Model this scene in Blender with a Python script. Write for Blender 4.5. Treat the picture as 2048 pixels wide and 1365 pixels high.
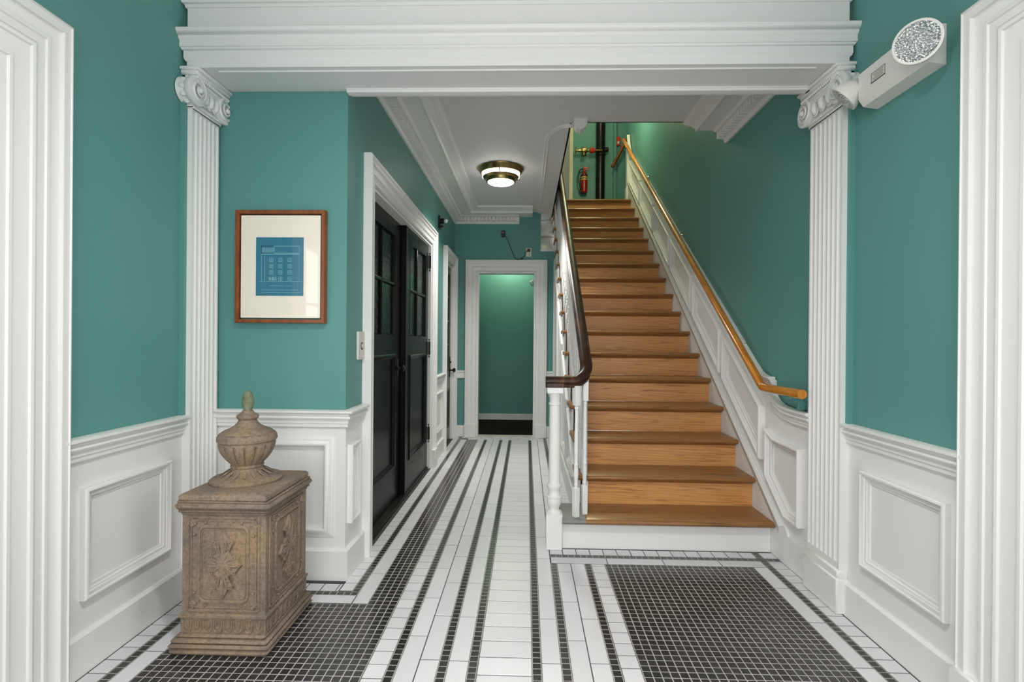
import bpy, bmesh, math, random
from mathutils import Vector as V, Matrix
random.seed(7)
PI = math.pi
# ------------------------------------------------------------------ clean
for o in list(bpy.data.objects):
    bpy.data.objects.remove(o, do_unlink=True)
sc = bpy.context.scene
COL = sc.collection
# ------------------------------------------------------------------ camera
# building axes: X right, Y into the hall, Z up; lens 18 mm on 36 mm
cam = bpy.data.cameras.new('camera')
cam.lens = 18.0; cam.sensor_width = 36.0; cam.sensor_fit = 'HORIZONTAL'
cam.clip_start = 0.02; cam.clip_end = 60
co = bpy.data.objects.new('camera', cam); COL.objects.link(co)
R_ = V((0.99956115, 0.02840694, 0.00839989))
F_ = V((-0.02839615, 0.99959577, -0.0014))
U_ = V((-0.00843627, 0.00116086, 0.99996374))
co.matrix_world = Matrix(((R_.x, U_.x, -F_.x, 0), (R_.y, U_.y, -F_.y, 0), (R_.z, U_.z, -F_.z, 1.2), (0, 0, 0, 1)))
sc.camera = co
# ------------------------------------------------------------------ world + lights + exposure
w = bpy.data.worlds.new('world'); sc.world = w; w.use_nodes = True
bgn = w.node_tree.nodes['Background']
bgn.inputs[0].default_value = (1.0, 0.968, 0.955, 1); bgn.inputs[1].default_value = 3.75
vs = sc.view_settings
vs.view_transform = 'Standard'; vs.look = 'None'; vs.gamma = 1.0; vs.exposure = 0.0; vs.use_curve_mapping = False

def area(name, loc, rot, sx, sy, power, color=(1, 1, 1), portal=False):
    l = bpy.data.lights.new(name, 'AREA'); l.shape = 'RECTANGLE'; l.size = sx; l.size_y = sy
    l.energy = power; l.color = color
    if portal: l.cycles.is_portal = True
    o = bpy.data.objects.new(name, l); COL.objects.link(o); o.location = loc; o.rotation_euler = rot
    return o
# daylight comes in through the glazed street front and the two side doorways
area('front_portal', (-0.07, -1.36, 1.25), (PI/2, 0, 0), 2.1, 2.5, 1, portal=True)
area('left_portal', (-1.72, 0.90, 1.05), (PI/2, 0, -PI/2), 1.1, 2.1, 1, portal=True)
area('right_portal', (1.57, 0.90, 1.05), (PI/2, 0, PI/2), 1.1, 2.1, 1, portal=True)
def disk(name, loc, size, power, color, spread=2.3):
    l = bpy.data.lights.new(name, 'AREA'); l.shape = 'DISK'; l.size = size; l.spread = spread; l.energy = power; l.color = color
    o = bpy.data.objects.new(name, l); COL.objects.link(o); o.location = loc
    return o
# lamps upstairs and in the back room (ceiling fittings out of view)
def point(name, loc, power, color, r=0.12):
    l = bpy.data.lights.new(name, 'POINT'); l.energy = power; l.color = color; l.shadow_soft_size = r
    o = bpy.data.objects.new(name, l); COL.objects.link(o); o.location = loc
    return o
point('stairwell_lamp', (0.92, 6.15, 4.25), 40, (1.0, 0.92, 0.55), 0.18)
point('landing_lamp', (1.0, 7.3, 5.0), 9, (1.0, 0.90, 0.52), 0.16)
point('back_room_lamp', (-0.25, 7.46, 2.42), 14, (1.0, 0.93, 0.62), 0.08)

# ------------------------------------------------------------------ materials
def lin(r, g, b):
    f = lambda c: (c/255/12.92 if c/255 <= .04045 else ((c/255+.055)/1.055)**2.4)
    return (f(r), f(g), f(b), 1)
def mat(name, col, rough=.5, metal=0, spec=.5, bump=0, bscale=30, emit=None, estr=0, coat=0):
    m = bpy.data.materials.new(name); m.use_nodes = True
    nt = m.node_tree; p = nt.nodes['Principled BSDF']
    p.inputs['Base Color'].default_value = (*col[:3], 1)
    p.inputs['Roughness'].default_value = rough
    p.inputs['Metallic'].default_value = metal
    p.inputs['Specular IOR Level'].default_value = spec
    if coat: p.inputs['Coat Weight'].default_value = coat; p.inputs['Coat Roughness'].default_value = .08
    if emit:
        p.inputs['Emission Color'].default_value = (*emit[:3], 1); p.inputs['Emission Strength'].default_value = estr
    if bump:
        tc = nt.nodes.new('ShaderNodeTexCoord'); n = nt.nodes.new('ShaderNodeTexNoise'); b = nt.nodes.new('ShaderNodeBump')
        n.inputs['Scale'].default_value = bscale; n.inputs['Detail'].default_value = 4
        b.inputs['Strength'].default_value = bump; b.inputs['Distance'].default_value = .004
        nt.links.new(tc.outputs['Object'], n.inputs['Vector'])
        nt.links.new(n.outputs['Fac'], b.inputs['Height']); nt.links.new(b.outputs['Normal'], p.inputs['Normal'])
    return m
def ramp(nt, stops):
    r = nt.nodes.new('ShaderNodeValToRGB'); e = r.color_ramp.elements
    while len(e) < len(stops): e.new(.5)
    for i, (pos, c) in enumerate(stops): e[i].position = pos; e[i].color = (*c[:3], 1)
    return r
def noise_mat(name, stops, scale=(1, 1, 1), nscale=5, detail=6, rough=.5, rstops=None, bump=.2, dist=.003, spec=.5, distort=0, rnd=True, metal=0, coat=0):
    """mottled or grained procedural material in object space, shifted per object"""
    m = bpy.data.materials.new(name); m.use_nodes = True; nt = m.node_tree; p = nt.nodes['Principled BSDF']
    tc = nt.nodes.new('ShaderNodeTexCoord'); mp = nt.nodes.new('ShaderNodeMapping'); mp.inputs['Scale'].default_value = scale
    src = tc.outputs['Object']
    if rnd:
        oi = nt.nodes.new('ShaderNodeObjectInfo'); mu = nt.nodes.new('ShaderNodeMath'); mu.operation = 'MULTIPLY'; mu.inputs[1].default_value = 37.0
        ad = nt.nodes.new('ShaderNodeVectorMath'); ad.operation = 'ADD'
        nt.links.new(oi.outputs['Random'], mu.inputs[0]); nt.links.new(mu.outputs[0], ad.inputs[1]); nt.links.new(src, ad.inputs[0]); src = ad.outputs[0]
    nt.links.new(src, mp.inputs['Vector'])
    n = nt.nodes.new('ShaderNodeTexNoise'); n.inputs['Scale'].default_value = nscale; n.inputs['Detail'].default_value = detail
    n.inputs['Distortion'].default_value = distort
    nt.links.new(mp.outputs[0], n.inputs['Vector'])
    r = ramp(nt, stops); nt.links.new(n.outputs['Fac'], r.inputs[0]); nt.links.new(r.outputs[0], p.inputs['Base Color'])
    p.inputs['Roughness'].default_value = rough; p.inputs['Specular IOR Level'].default_value = spec; p.inputs['Metallic'].default_value = metal
    if coat: p.inputs['Coat Weight'].default_value = coat; p.inputs['Coat Roughness'].default_value = .12
    if bump:
        b = nt.nodes.new('ShaderNodeBump'); b.inputs['Strength'].default_value = bump; b.inputs['Distance'].default_value = dist
        nt.links.new(n.outputs['Fac'], b.inputs['Height']); nt.links.new(b.outputs['Normal'], p.inputs['Normal'])
    return m

M = {}
M['white'] = mat('white_gloss_paint', (.80, .80, .79), .36, bump=.08, bscale=22)
M['white2'] = mat('white_satin_paint', (.81, .81, .805), .42, bump=.12, bscale=14)
M['ceil'] = mat('ceiling_paint', (.76, .76, .76), .55, bump=.08, bscale=9)
M['teal'] = mat('teal_eggshell_paint', (.112, .304, .278), .46, spec=.30, bump=.05, bscale=7)
M['grey'] = mat('grey_floor_paint', lin(128, 128, 124), .45, bump=.2, bscale=25)
M['black'] = mat('black_gloss_paint', (.005, .005, .0053), .26, spec=.14, bump=.3, bscale=16)
M['door2'] = mat('charcoal_paint', (.045, .045, .047), .30, bump=.2, bscale=18)
M['dglass'] = mat('dark_rolled_glass', (.006, .006, .007), .07, spec=.45, bump=.9, bscale=34)
M['metalblk'] = mat('black_iron', (.014, .013, .012), .38, metal=.4, bump=.2)
M['brass'] = noise_mat('aged_brass', [(.3, (.16, .12, .045)), (.7, (.42, .33, .13))], nscale=9, rough=.28, metal=1, bump=.05)
M['lampglass'] = mat('lit_opal_glass', (.9, .9, .88), .3, emit=(1, .97, .90), estr=9)
M['plastic'] = mat('beige_plastic', lin(230, 228, 223), .42)
M['plate'] = mat('ivory_plate', lin(214, 214, 206), .38)
M['ink'] = mat('black_ink', (.012, .012, .012), .5)
M['blackpl'] = mat('black_plastic', (.008, .008, .009), .35)
M['steel'] = mat('brushed_steel', (.55, .55, .54), .3, metal=1)
M['red'] = mat('red_enamel', lin(150, 30, 20), .25)
M['redplate'] = mat('red_alarm_plastic', lin(196, 60, 38), .35)
M['pipe'] = mat('black_pipe_gloss', (.008, .007, .007), .34, spec=.35)
M['yellow'] = mat('yellow_print', lin(214, 196, 130), .5)
M['cream'] = mat('cream_mat_board', lin(250, 242, 228), .8)
M['print'] = mat('blueprint_paper', lin(44, 122, 148), .7)
M['printline'] = mat('blueprint_line', lin(158, 212, 218), .7)
M['creamtrim'] = mat('cream_trim_paint', lin(212, 206, 180), .4)
M['mauve'] = mat('grey_mauve_paint', lin(150, 146, 150), .5)
M['carpet'] = noise_mat('dark_carpet', [(.35, (.008, .007, .006)), (.7, (.022, .018, .016))], nscale=160, rough=1, bump=.6, spec=.1)
M['grout_d'] = mat('dark_grout', lin(66, 66, 70), .9, bump=.3, bscale=80)
M['grout_l'] = mat('light_grout', lin(176, 172, 168), .85, bump=.3, bscale=80)
M['marble'] = noise_mat('threshold_marble', [(.35, lin(190, 186, 178)), (.7, lin(222, 220, 214))], nscale=8, rough=.35, bump=.05)
def stonemat():
    m = noise_mat('weathered_cast_stone', [(.30, lin(112, 101, 94)), (.48, lin(132, 116, 101)), (.66, lin(146, 125, 101))], nscale=5, detail=4, rough=.62, bump=0, spec=.35, rnd=False)
    nt = m.node_tree; p = nt.nodes['Principled BSDF']; base = p.inputs['Base Color'].links[0].from_socket
    tc = nt.nodes.new('ShaderNodeTexCoord'); n = nt.nodes.new('ShaderNodeTexNoise'); n.inputs['Scale'].default_value = 75; n.inputs['Detail'].default_value = 8; n.inputs['Roughness'].default_value = .7
    nt.links.new(tc.outputs['Object'], n.inputs['Vector'])
    r = ramp(nt, [(.33, (.45, .43, .42)), (.50, (.95, .95, .95)), (.70, (1.30, 1.28, 1.25))]); nt.links.new(n.outputs['Fac'], r.inputs[0])
    mx = nt.nodes.new('ShaderNodeMixRGB'); mx.blend_type = 'MULTIPLY'; mx.inputs[0].default_value = .8
    nt.links.new(base, mx.inputs[1]); nt.links.new(r.outputs[0], mx.inputs[2]); nt.links.new(mx.outputs[0], p.inputs['Base Color'])
    b = nt.nodes.new('ShaderNodeBump'); b.inputs['Strength'].default_value = .35; b.inputs['Distance'].default_value = .003
    nt.links.new(n.outputs['Fac'], b.inputs['Height']); nt.links.new(b.outputs['Normal'], p.inputs['Normal'])
    return m
M['stone'] = stonemat()
M['verdi'] = noise_mat('verdigris_stone', [(.3, lin(84, 92, 66)), (.55, lin(112, 124, 98)), (.8, lin(150, 156, 126))], nscale=26, detail=8, rough=.6, bump=.5, rnd=False)
M['frame'] = noise_mat('picture_frame_wood', [(.3, lin(112, 58, 28)), (.7, lin(150, 84, 42))], scale=(14, 3, 3), nscale=4, rough=.35, bump=.1)
M['mahog'] = noise_mat('dark_mahogany', [(.30, (.014, .006, .004)), (.52, (.045, .016, .008)), (.78, (.15, .055, .018))], scale=(6, 1.3, 1.3), nscale=5, detail=8, rough=.36, bump=.12, spec=.34, rnd=False, coat=.05)
M['amber'] = noise_mat('amber_varnished_wood', [(.3, lin(170, 98, 18)), (.55, lin(204, 130, 34)), (.8, lin(226, 164, 64))], scale=(20, 1.2, 1.2), nscale=4, detail=8, rough=.22, bump=.08, rnd=False, coat=.5)
M['brownrail'] = noise_mat('brown_rail_wood', [(.3, lin(92, 48, 14)), (.7, lin(138, 80, 26))], scale=(12, 2, 2), nscale=4, rough=.3, bump=.08)
def oak(name, dk, md, lt):
    m = noise_mat(name, [(.28, dk), (.46, md), (.62, md), (.80, lt)], scale=(1.0, 16, 22), nscale=3.2, detail=9, rough=.34, bump=.16, dist=.0015, distort=1.1, coat=.25)
    nt = m.node_tree; p = nt.nodes['Principled BSDF']
    base = p.inputs['Base Color'].links[0].from_socket
    tc = nt.nodes.new('ShaderNodeTexCoord'); wv = nt.nodes.new('ShaderNodeTexWave'); mp = nt.nodes.new('ShaderNodeMapping')
    oi = nt.nodes.new('ShaderNodeObjectInfo'); mu = nt.nodes.new('ShaderNodeMath'); mu.operation = 'MULTIPLY'; mu.inputs[1].default_value = 9.0
    ad = nt.nodes.new('ShaderNodeVectorMath')
    nt.links.new(oi.outputs['Random'], mu.inputs[0]); nt.links.new(tc.outputs['Object'], ad.inputs[0]); nt.links.new(mu.outputs[0], ad.inputs[1])
    mp.inputs['Scale'].default_value = (.40, 7.0, 9.0); nt.links.new(ad.outputs[0], mp.inputs[0]); nt.links.new(mp.outputs[0], wv.inputs['Vector'])
    wv.bands_direction = 'DIAGONAL'; wv.inputs['Scale'].default_value = 4.0; wv.inputs['Distortion'].default_value = 7.0; wv.inputs['Detail'].default_value = 3; wv.inputs['Detail Scale'].default_value = 1.2
    r = ramp(nt, [(.0, (.72, .66, .60)), (.22, (.96, .96, .96)), (1, (1.04, 1.03, 1.02))]); nt.links.new(wv.outputs['Fac'], r.inputs[0])
    mx = nt.nodes.new('ShaderNodeMixRGB'); mx.blend_type = 'MULTIPLY'; mx.inputs[0].default_value = .55
    nt.links.new(base, mx.inputs[1]); nt.links.new(r.outputs[0], mx.inputs[2]); nt.links.new(mx.outputs[0], p.inputs['Base Color'])
    return m
M['tread'] = oak('worn_oak_tread', lin(98, 64, 34), lin(150, 105, 60), lin(182, 138, 88))
M['riser'] = oak('honey_oak_riser', lin(158, 100, 52), lin(210, 150, 88), lin(228, 176, 118))
def tilemat(name, c0, c1, rough, speck=0, spec=.5):
    m = bpy.data.materials.new(name); m.use_nodes = True; nt = m.node_tree; p = nt.nodes['Principled BSDF']
    oi = nt.nodes.new('ShaderNodeObjectInfo'); tc = nt.nodes.new('ShaderNodeTexCoord')
    n = nt.nodes.new('ShaderNodeTexNoise'); n.inputs['Scale'].default_value = 240 if speck else 3; n.inputs['Detail'].default_value = 3
    g = nt.nodes.new('ShaderNodeNewGeometry')
    nt.links.new(g.outputs['Position'], n.inputs['Vector'])
    r = ramp(nt, [(.35, c0), (.62, c1), (.78, tuple(min(1, v*2.2) for v in c1[:3]))] if speck else [(.0, c0), (1.0, c0)])
    nt.links.new(n.outputs['Fac'], r.inputs[0])
    hs = nt.nodes.new('ShaderNodeHueSaturation'); ma = nt.nodes.new('ShaderNodeMath'); ma.operation = 'MULTIPLY_ADD'
    ma.inputs[1].default_value = .5 if speck else .10; ma.inputs[2].default_value = .75 if speck else .95
    nt.links.new(oi.outputs['Random'], ma.inputs[0]); nt.links.new(ma.outputs[0], hs.inputs['Value'])
    nt.links.new(r.outputs[0], hs.inputs['Color']); nt.links.new(hs.outputs[0], p.inputs['Base Color'])
    n2 = nt.nodes.new('ShaderNodeTexNoise'); n2.inputs['Scale'].default_value = 2.2; n2.inputs['Detail'].default_value = 5
    nt.links.new(g.outputs['Position'], n2.inputs['Vector'])
    r2 = ramp(nt, [(.3, (rough*.8,)*3), (.75, (rough*1.2,)*3)]); nt.links.new(n2.outputs['Fac'], r2.inputs[0])
    if speck: nt.links.new(r2.outputs[0], p.inputs['Roughness'])
    else: p.inputs['Roughness'].default_value = rough
    p.inputs['Specular IOR Level'].default_value = spec
    return m
M['tilew'] = tilemat('white_ceramic_tile', lin(218, 218, 222), lin(232, 232, 236), .30)
M['tileb'] = tilemat('black_granite_tile', (.016, .0155, .016), (.04, .039, .04), .20, speck=1)
def clearglass():
    m = bpy.data.materials.new('clear_picture_glass'); m.use_nodes = True; nt = m.node_tree
    nt.nodes.remove(nt.nodes['Principled BSDF']); out = nt.nodes['Material Output']
    t = nt.nodes.new('ShaderNodeBsdfTransparent'); g = nt.nodes.new('ShaderNodeBsdfGlossy'); g.inputs['Roughness'].default_value = .03
    lw = nt.nodes.new('ShaderNodeLayerWeight'); lw.inputs[0].default_value = .5
    pw = nt.nodes.new('ShaderNodeMath'); pw.operation = 'POWER'; pw.inputs[1].default_value = 4.0; nt.links.new(lw.outputs['Facing'], pw.inputs[0])
    f = nt.nodes.new('ShaderNodeMath'); f.operation = 'MULTIPLY_ADD'; f.inputs[1].default_value = .6; f.inputs[2].default_value = .04; nt.links.new(pw.outputs[0], f.inputs[0]); mx = nt.nodes.new('ShaderNodeMixShader')
    nt.links.new(f.outputs[0], mx.inputs[0]); nt.links.new(t.outputs[0], mx.inputs[1]); nt.links.new(g.outputs[0], mx.inputs[2]); nt.links.new(mx.outputs[0], out.inputs[0])
    return m
M['glass'] = clearglass()
def lensmat():
    m = mat('prismatic_lamp_lens', (.78, .79, .80), .12, metal=.85)
    nt = m.node_tree; p = nt.nodes['Principled BSDF']
    tc = nt.nodes.new('ShaderNodeTexCoord'); v = nt.nodes.new('ShaderNodeTexVoronoi'); v.inputs['Scale'].default_value = 150
    b = nt.nodes.new('ShaderNodeBump'); b.inputs['Strength'].default_value = 1.0; b.inputs['Distance'].default_value = .006
    nt.links.new(tc.outputs['Object'], v.inputs['Vector']); nt.links.new(v.outputs['Distance'], b.inputs['Height']); nt.links.new(b.outputs['Normal'], p.inputs['Normal'])
    return m
M['lens'] = lensmat()

# ------------------------------------------------------------------ mesh builder
class MB:
    def __init__(s): s.v = []; s.f = []
    def add(s, vs, fs):
        b = len(s.v); s.v += [V(p) for p in vs]; s.f += [tuple(i+b for i in f) for f in fs]; return s
    def box(s, x0, x1, y0, y1, z0, z1):
        return s.add([(x0,y0,z0),(x1,y0,z0),(x1,y1,z0),(x0,y1,z0),(x0,y0,z1),(x1,y0,z1),(x1,y1,z1),(x0,y1,z1)],
                     [(0,3,2,1),(4,5,6,7),(0,1,5,4),(1,2,6,5),(2,3,7,6),(3,0,4,7)])
    def bbox(s, x0, x1, y0, y1, z0, z1, b=.004):
        """box with all edges chamfered"""
        b = min(b, (x1-x0)*.45, (y1-y0)*.45, (z1-z0)*.45)
        rings = []
        for z, i in ((z0, b), (z0+b, 0), (z1-b, 0), (z1, b)):
            if i: rings.append([(x0+b,y0+b,z),(x1-b,y0+b,z),(x1-b,y1-b,z),(x0+b,y1-b,z)])
            else: rings.append([(x0+b,y0,z),(x1-b,y0,z),(x1,y0+b,z),(x1,y1-b,z),(x1-b,y1,z),(x0+b,y1,z),(x0,y1-b,z),(x0,y0+b,z)])
        B = len(s.v)
        for r in rings: s.v += [V(p) for p in r]
        o = [B, B+4, B+12, B+20]
        f = [tuple(o[0]+i for i in (3,2,1,0)), tuple(o[3]+i for i in range(4))]
        for i in range(8): f.append((o[1]+i, o[1]+(i+1) % 8, o[2]+(i+1) % 8, o[2]+i))
        for q in range(4):
            f.append((o[0]+q, o[0]+(q+1) % 4, o[1]+(2*q+1), o[1]+2*q)); f.append((o[0]+(q+1) % 4, o[1]+(2*q+2) % 8, o[1]+2*q+1))
            f.append((o[3]+(q+1) % 4, o[3]+q, o[2]+2*q, o[2]+2*q+1)); f.append((o[3]+(q+1) % 4, o[2]+2*q+1, o[2]+(2*q+2) % 8))
        s.f += f; return s
    def prism(s, poly, ax, a, b):
        """poly in the plane across axis ax ('x': (y,z), 'y': (x,z), 'z': (x,y))"""
        mk = {'x': lambda p, t: (t, p[0], p[1]), 'y': lambda p, t: (p[0], t, p[1]), 'z': lambda p, t: (p[0], p[1], t)}[ax]
        n = len(poly)
        return s.add([mk(p, a) for p in poly]+[mk(p, b) for p in poly], [tuple(range(n)), tuple(range(2*n-1, n-1, -1))]+[(i, (i+1) % n, n+(i+1) % n, n+i) for i in range(n)])
    def rings(s, rs, closed=False, cap=True):
        n = len(rs[0]); B = len(s.v)
        for r in rs: s.v += [V(p) for p in r]
        k = len(rs)
        for i in range(k if closed else k-1):
            a = B+i*n; b = B+((i+1) % k)*n
            for j in range(n): s.f.append((a+j, a+(j+1) % n, b+(j+1) % n, b+j))
        if cap and not closed: s.f.append(tuple(B+j for j in range(n-1, -1, -1))); s.f.append(tuple(B+(k-1)*n+j for j in range(n)))
        return s
    def lathe(s, prof, c=(0, 0, 0), seg=28, fx=None, T=None, sx=1, sy=1):
        rs = []
        for r, z in prof:
            ring = []
            for i in range(seg):
                a = 2*PI*i/seg; rr = max(r, 1e-4)
                if fx: rr = fx(rr, z, a)
                p = V((rr*math.cos(a)*sx, rr*math.sin(a)*sy, z))
                ring.append((T @ p) if T else p+V(c))
            rs.append(ring)
        return s.rings(rs)
    def tube(s, pts, r, seg=8, closed=False):
        pts = [V(p) for p in pts]; rs = []; n = len(pts); side = None
        for i, p in enumerate(pts):
            t = (pts[(i+1) % n]-pts[i-1]) if closed else (pts[min(i+1, n-1)]-pts[max(i-1, 0)])
            if t.length < 1e-9: t = V((0, 0, 1))
            t.normalize()
            if side is None:
                side = t.orthogonal().normalized()
            else:
                side = side-t*side.dot(t)
                side = side.normalized() if side.length > 1e-6 else t.orthogonal().normalized()
            up = t.cross(side); rr = r[i] if isinstance(r, (list, tuple)) else r
            rs.append([p+side*rr*math.cos(2*PI*j/seg)+up*rr*math.sin(2*PI*j/seg) for j in range(seg)])
        return s.rings(rs, closed)
    def sweep(s, pts, prof, n, closed=False, sg=1):
        """profile (a: in-plane offset, b: along n) swept with mitres along a planar path"""
        pts = [V(p) for p in pts]; n = V(n).normalized(); k = len(pts); rs = []
        for i, p in enumerate(pts):
            d0 = (p-pts[i-1]) if (closed or i > 0) else (pts[1]-p)
            d1 = (pts[(i+1) % k]-p) if (closed or i < k-1) else d0
            d0 = d0.normalized(); d1 = d1.normalized()
            l0 = n.cross(d0); l1 = n.cross(d1); m = (l0+l1)/max(.15, 1+l0.dot(l1))
            rs.append([p+m*(a*sg)+n*b for a, b in prof])
        return s.rings(rs, closed)
    def ell(s, c, rx, ry, rz, T=None, seg=12, rows=7):
        prof = [(math.sin(PI*i/rows), -math.cos(PI*i/rows)) for i in range(rows+1)]
        rs = []
        for r, z in prof:
            ring = []
            for i in range(seg):
                a = 2*PI*i/seg
                p = V((max(r, 1e-3)*math.cos(a)*rx, max(r, 1e-3)*math.sin(a)*ry, z*rz))
                ring.append((T @ p)+V(c) if T else p+V(c))
            rs.append(ring)
        return s.rings(rs)
    def leaf(s, o, d, sd, n, L, W, H, rows=6, lobes=0):
        """domed pointed leaf from o along d, half-width W along sd, height H along n"""
        o, d, sd, n = V(o), V(d), V(sd), V(n); rs = []
        for i in range(rows+1):
            t = i/rows; wd = W*math.sin(PI*min(1, t*.82+.18))**.8
            if lobes: wd *= 1+.22*math.cos(2*PI*lobes*t)
            if i == rows: wd = W*.03
            hh = H*(.35+.65*math.sin(PI*(t*.8+.12)))
            c = o+d*(L*t)
            rs.append([c-sd*wd, c-sd*wd*.55+n*hh*.8, c+n*hh*.55, c+sd*wd*.55+n*hh*.8, c+sd*wd, c+sd*wd*.5-n*.002, c-sd*wd*.5-n*.002])
        return s.rings(rs)

LOC = {}
def O(name, mb, m, parent=None, label=None, cat=None, group=None, kind=None, smooth=38, loc=None):
    """one mesh object; world-space builder coordinates are made relative to the parent (or to loc)"""
    me = bpy.data.meshes.new(name)
    off = V(loc) if loc is not None else V((0, 0, 0))
    me.from_pydata([tuple(p-off) for p in mb.v], [], mb.f)
    bm = bmesh.new(); bm.from_mesh(me)
    bmesh.ops.recalc_face_normals(bm, faces=bm.faces); bm.to_mesh(me); bm.free()
    if smooth:
        me.polygons.foreach_set('use_smooth', [True]*len(me.polygons)); me.set_sharp_from_angle(angle=math.radians(smooth))
    me.materials.append(M[m] if isinstance(m, str) else m)
    o = bpy.data.objects.new(name, me); COL.objects.link(o)
    if parent is not None:
        o.parent = parent; base = LOC.get(parent.name, V((0, 0, 0)))
    else: base = V((0, 0, 0))
    o.location = off-base
    LOC[o.name] = off
    tag(o, label, cat, group, kind)
    return o
def tag(o, label=None, cat=None, group=None, kind=None):
    if label: o['label'] = label
    if cat: o['category'] = cat
    if group: o['group'] = group
    if kind: o['kind'] = kind
def E(name, loc, label, cat, group=None, kind=None):
    o = bpy.data.objects.new(name, None); COL.objects.link(o); o.location = loc; o.empty_display_size = .1
    LOC[o.name] = V(loc); tag(o, label, cat, group, kind); return o
def inst(src, parent, wloc, name=None, rotz=0):
    """linked copy of one mesh object at a world location"""
    o = src.copy(); COL.objects.link(o); o.parent = parent
    o.location = V(wloc)-LOC.get(parent.name, V((0, 0, 0))); o.rotation_euler = (0, 0, rotz)
    LOC[o.name] = V(wloc); return o
X_, Y_, Z_ = V((1, 0, 0)), V((0, 1, 0)), V((0, 0, 1))
# ------------------------------------------------------------------ key dimensions
XL, XR, XH = -1.58, 1.43, -.90          # left wall, right wall, hall left wall
YP, YF = 2.53, 6.33                      # picture wall, far wall
ZC, ZU = 2.785, 5.6                      # hall ceiling, upper ceiling
RISE, RUN, N0 = .1844, .2558, 2.907      # stair rise, run, first nosing
def nos(Y): return RISE+(Y-N0)*RISE/RUN
P_RAIL = [(0,0),(0,.040),(.003,.046),(.012,.046),(.016,.040),(.019,.031),(.028,.026),(.032,.034),(.038,.036),(.044,.033),(.046,.022),(.066,.022),(.068,.017),(.084,.017),(.087,.011),(.093,.006),(.098,0)]
P_BASE = [(0,0),(0,.010),(.010,.022),(.148,.022),(.148,0)]
P_PAN = [(0,0),(0,.020),(.004,.025),(.011,.026),(.015,.021),(.022,.018),(.025,.013),(.033,.012),(.037,.007),(.045,.005),(.045,0)]
P_PAN2 = [(0,0),(0,.030),(.006,.038),(.014,.038),(.018,.030),(.026,.026),(.030,.018),(.040,.015),(.046,.006),(.052,.004),(.052,0)]
P_CASE = [(0,0),(0,.042),(.006,.048),(.022,.048),(.026,.042),(.031,.038),(.045,.038),(.048,.028),(.078,.025),(.082,.031),(.096,.031),(.100,.022),(.128,.019),(.132,.024),(.142,.024),(.145,.012),(.145,0)]
P_CASE2 = [(0,0),(0,.040),(.005,.046),(.010,.048),(.013,.044),(.030,.044),(.033,.047),(.040,.047),(.043,.038),(.050,.034),(.075,.033),(.080,.038),(.090,.038),(.094,.033),(.118,.033),(.120,.028),(.123,.036),(.130,.040),(.138,.038),(.142,.032),(.150,.030),(.190,.029),(.196,.034),(.206,.034),(.210,.028),(.250,.026),(.254,.018),(.272,.016),(.272,0)]
def wscale(p, k): return [(a*k, b) for a, b in p]
# ==================================================================== SETTING
# ---- floor
floor = O('floor', MB().box(-1.70, 1.55, -1.4, 6.46, -.08, -.0009), 'grout_d', None, 'black and white tiled hall floor with long stripes and mosaic fields', 'floor', kind='structure')
YB = .62
J = .0040
def tile_mesh(name, w_, l_, m, h=.010):
    b = .0009
    mb = MB(); x, y = w_/2, l_/2
    mb.add([(-x,-y,-h),(x,-y,-h),(x,y,-h),(-x,y,-h),(-x,-y,-b),(x,-y,-b),(x,y,-b),(-x,y,-b),(-x+b,-y+b,0),(x-b,-y+b,0),(x-b,y-b,0),(-x+b,y-b,0)],
           [(0,1,5,4),(1,2,6,5),(2,3,7,6),(3,0,4,7),(4,5,9,8),(5,6,10,9),(6,7,11,10),(7,4,8,11),(8,9,10,11)])
    me = bpy.data.meshes.new(name); me.from_pydata([tuple(p) for p in mb.v], [], mb.f); me.materials.append(M[m]); return me
TM = {}
def put_tile(name, x0, x1, y0, y1, m):
    jj = .0030 if name == 'mosaic_tile' else J
    w_, l_ = round(x1-x0-jj, 4), round(y1-y0-jj, 4)
    if w_ < .008 or l_ < .008: return
    key = (name, w_, l_)
    if key not in TM: TM[key] = tile_mesh(name, w_, l_, m)
    o = bpy.data.objects.new(name, TM[key]); COL.objects.link(o); o.parent = floor
    o.location = ((x0+x1)/2, (y0+y1)/2, random.uniform(-.0002, .0001))
    o.rotation_euler = (random.uniform(-.0012, .0012), random.uniform(-.0012, .0012), 0)
MOS = []
def strip(name, x0, x1, y0, y1, pitch, m, along='y', start=None):
    """tiles of the given pitch along one axis, cut at the ends"""
    a0, a1 = (y0, y1) if along == 'y' else (x0, x1)
    t = a0 if start is None else start
    while t > a0: t -= pitch
    while t < a1-1e-6:
        p, q = max(t, a0), min(t+pitch, a1)
        if q-p > .012:
            if along == 'y': put_tile(name, x0, x1, p, q, m)
            else: put_tile(name, p, q, y0, y1, m)
        t += pitch
def mosaic(x0, nx, px, y0, y1, py=.033, along='y'):
    ny = max(1, int(round((y1-y0)/py))); py = (y1-y0)/ny
    for i in range(nx):
        for j in range(ny):
            MOS.append((x0+i*px, x0+(i+1)*px, y1-(j+1)*py, y1-j*py))
gl = MB()
def bed(x0, x1, y0, y1): gl.box(x0, x1, y0, y1, -.02, -.0006)
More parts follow.
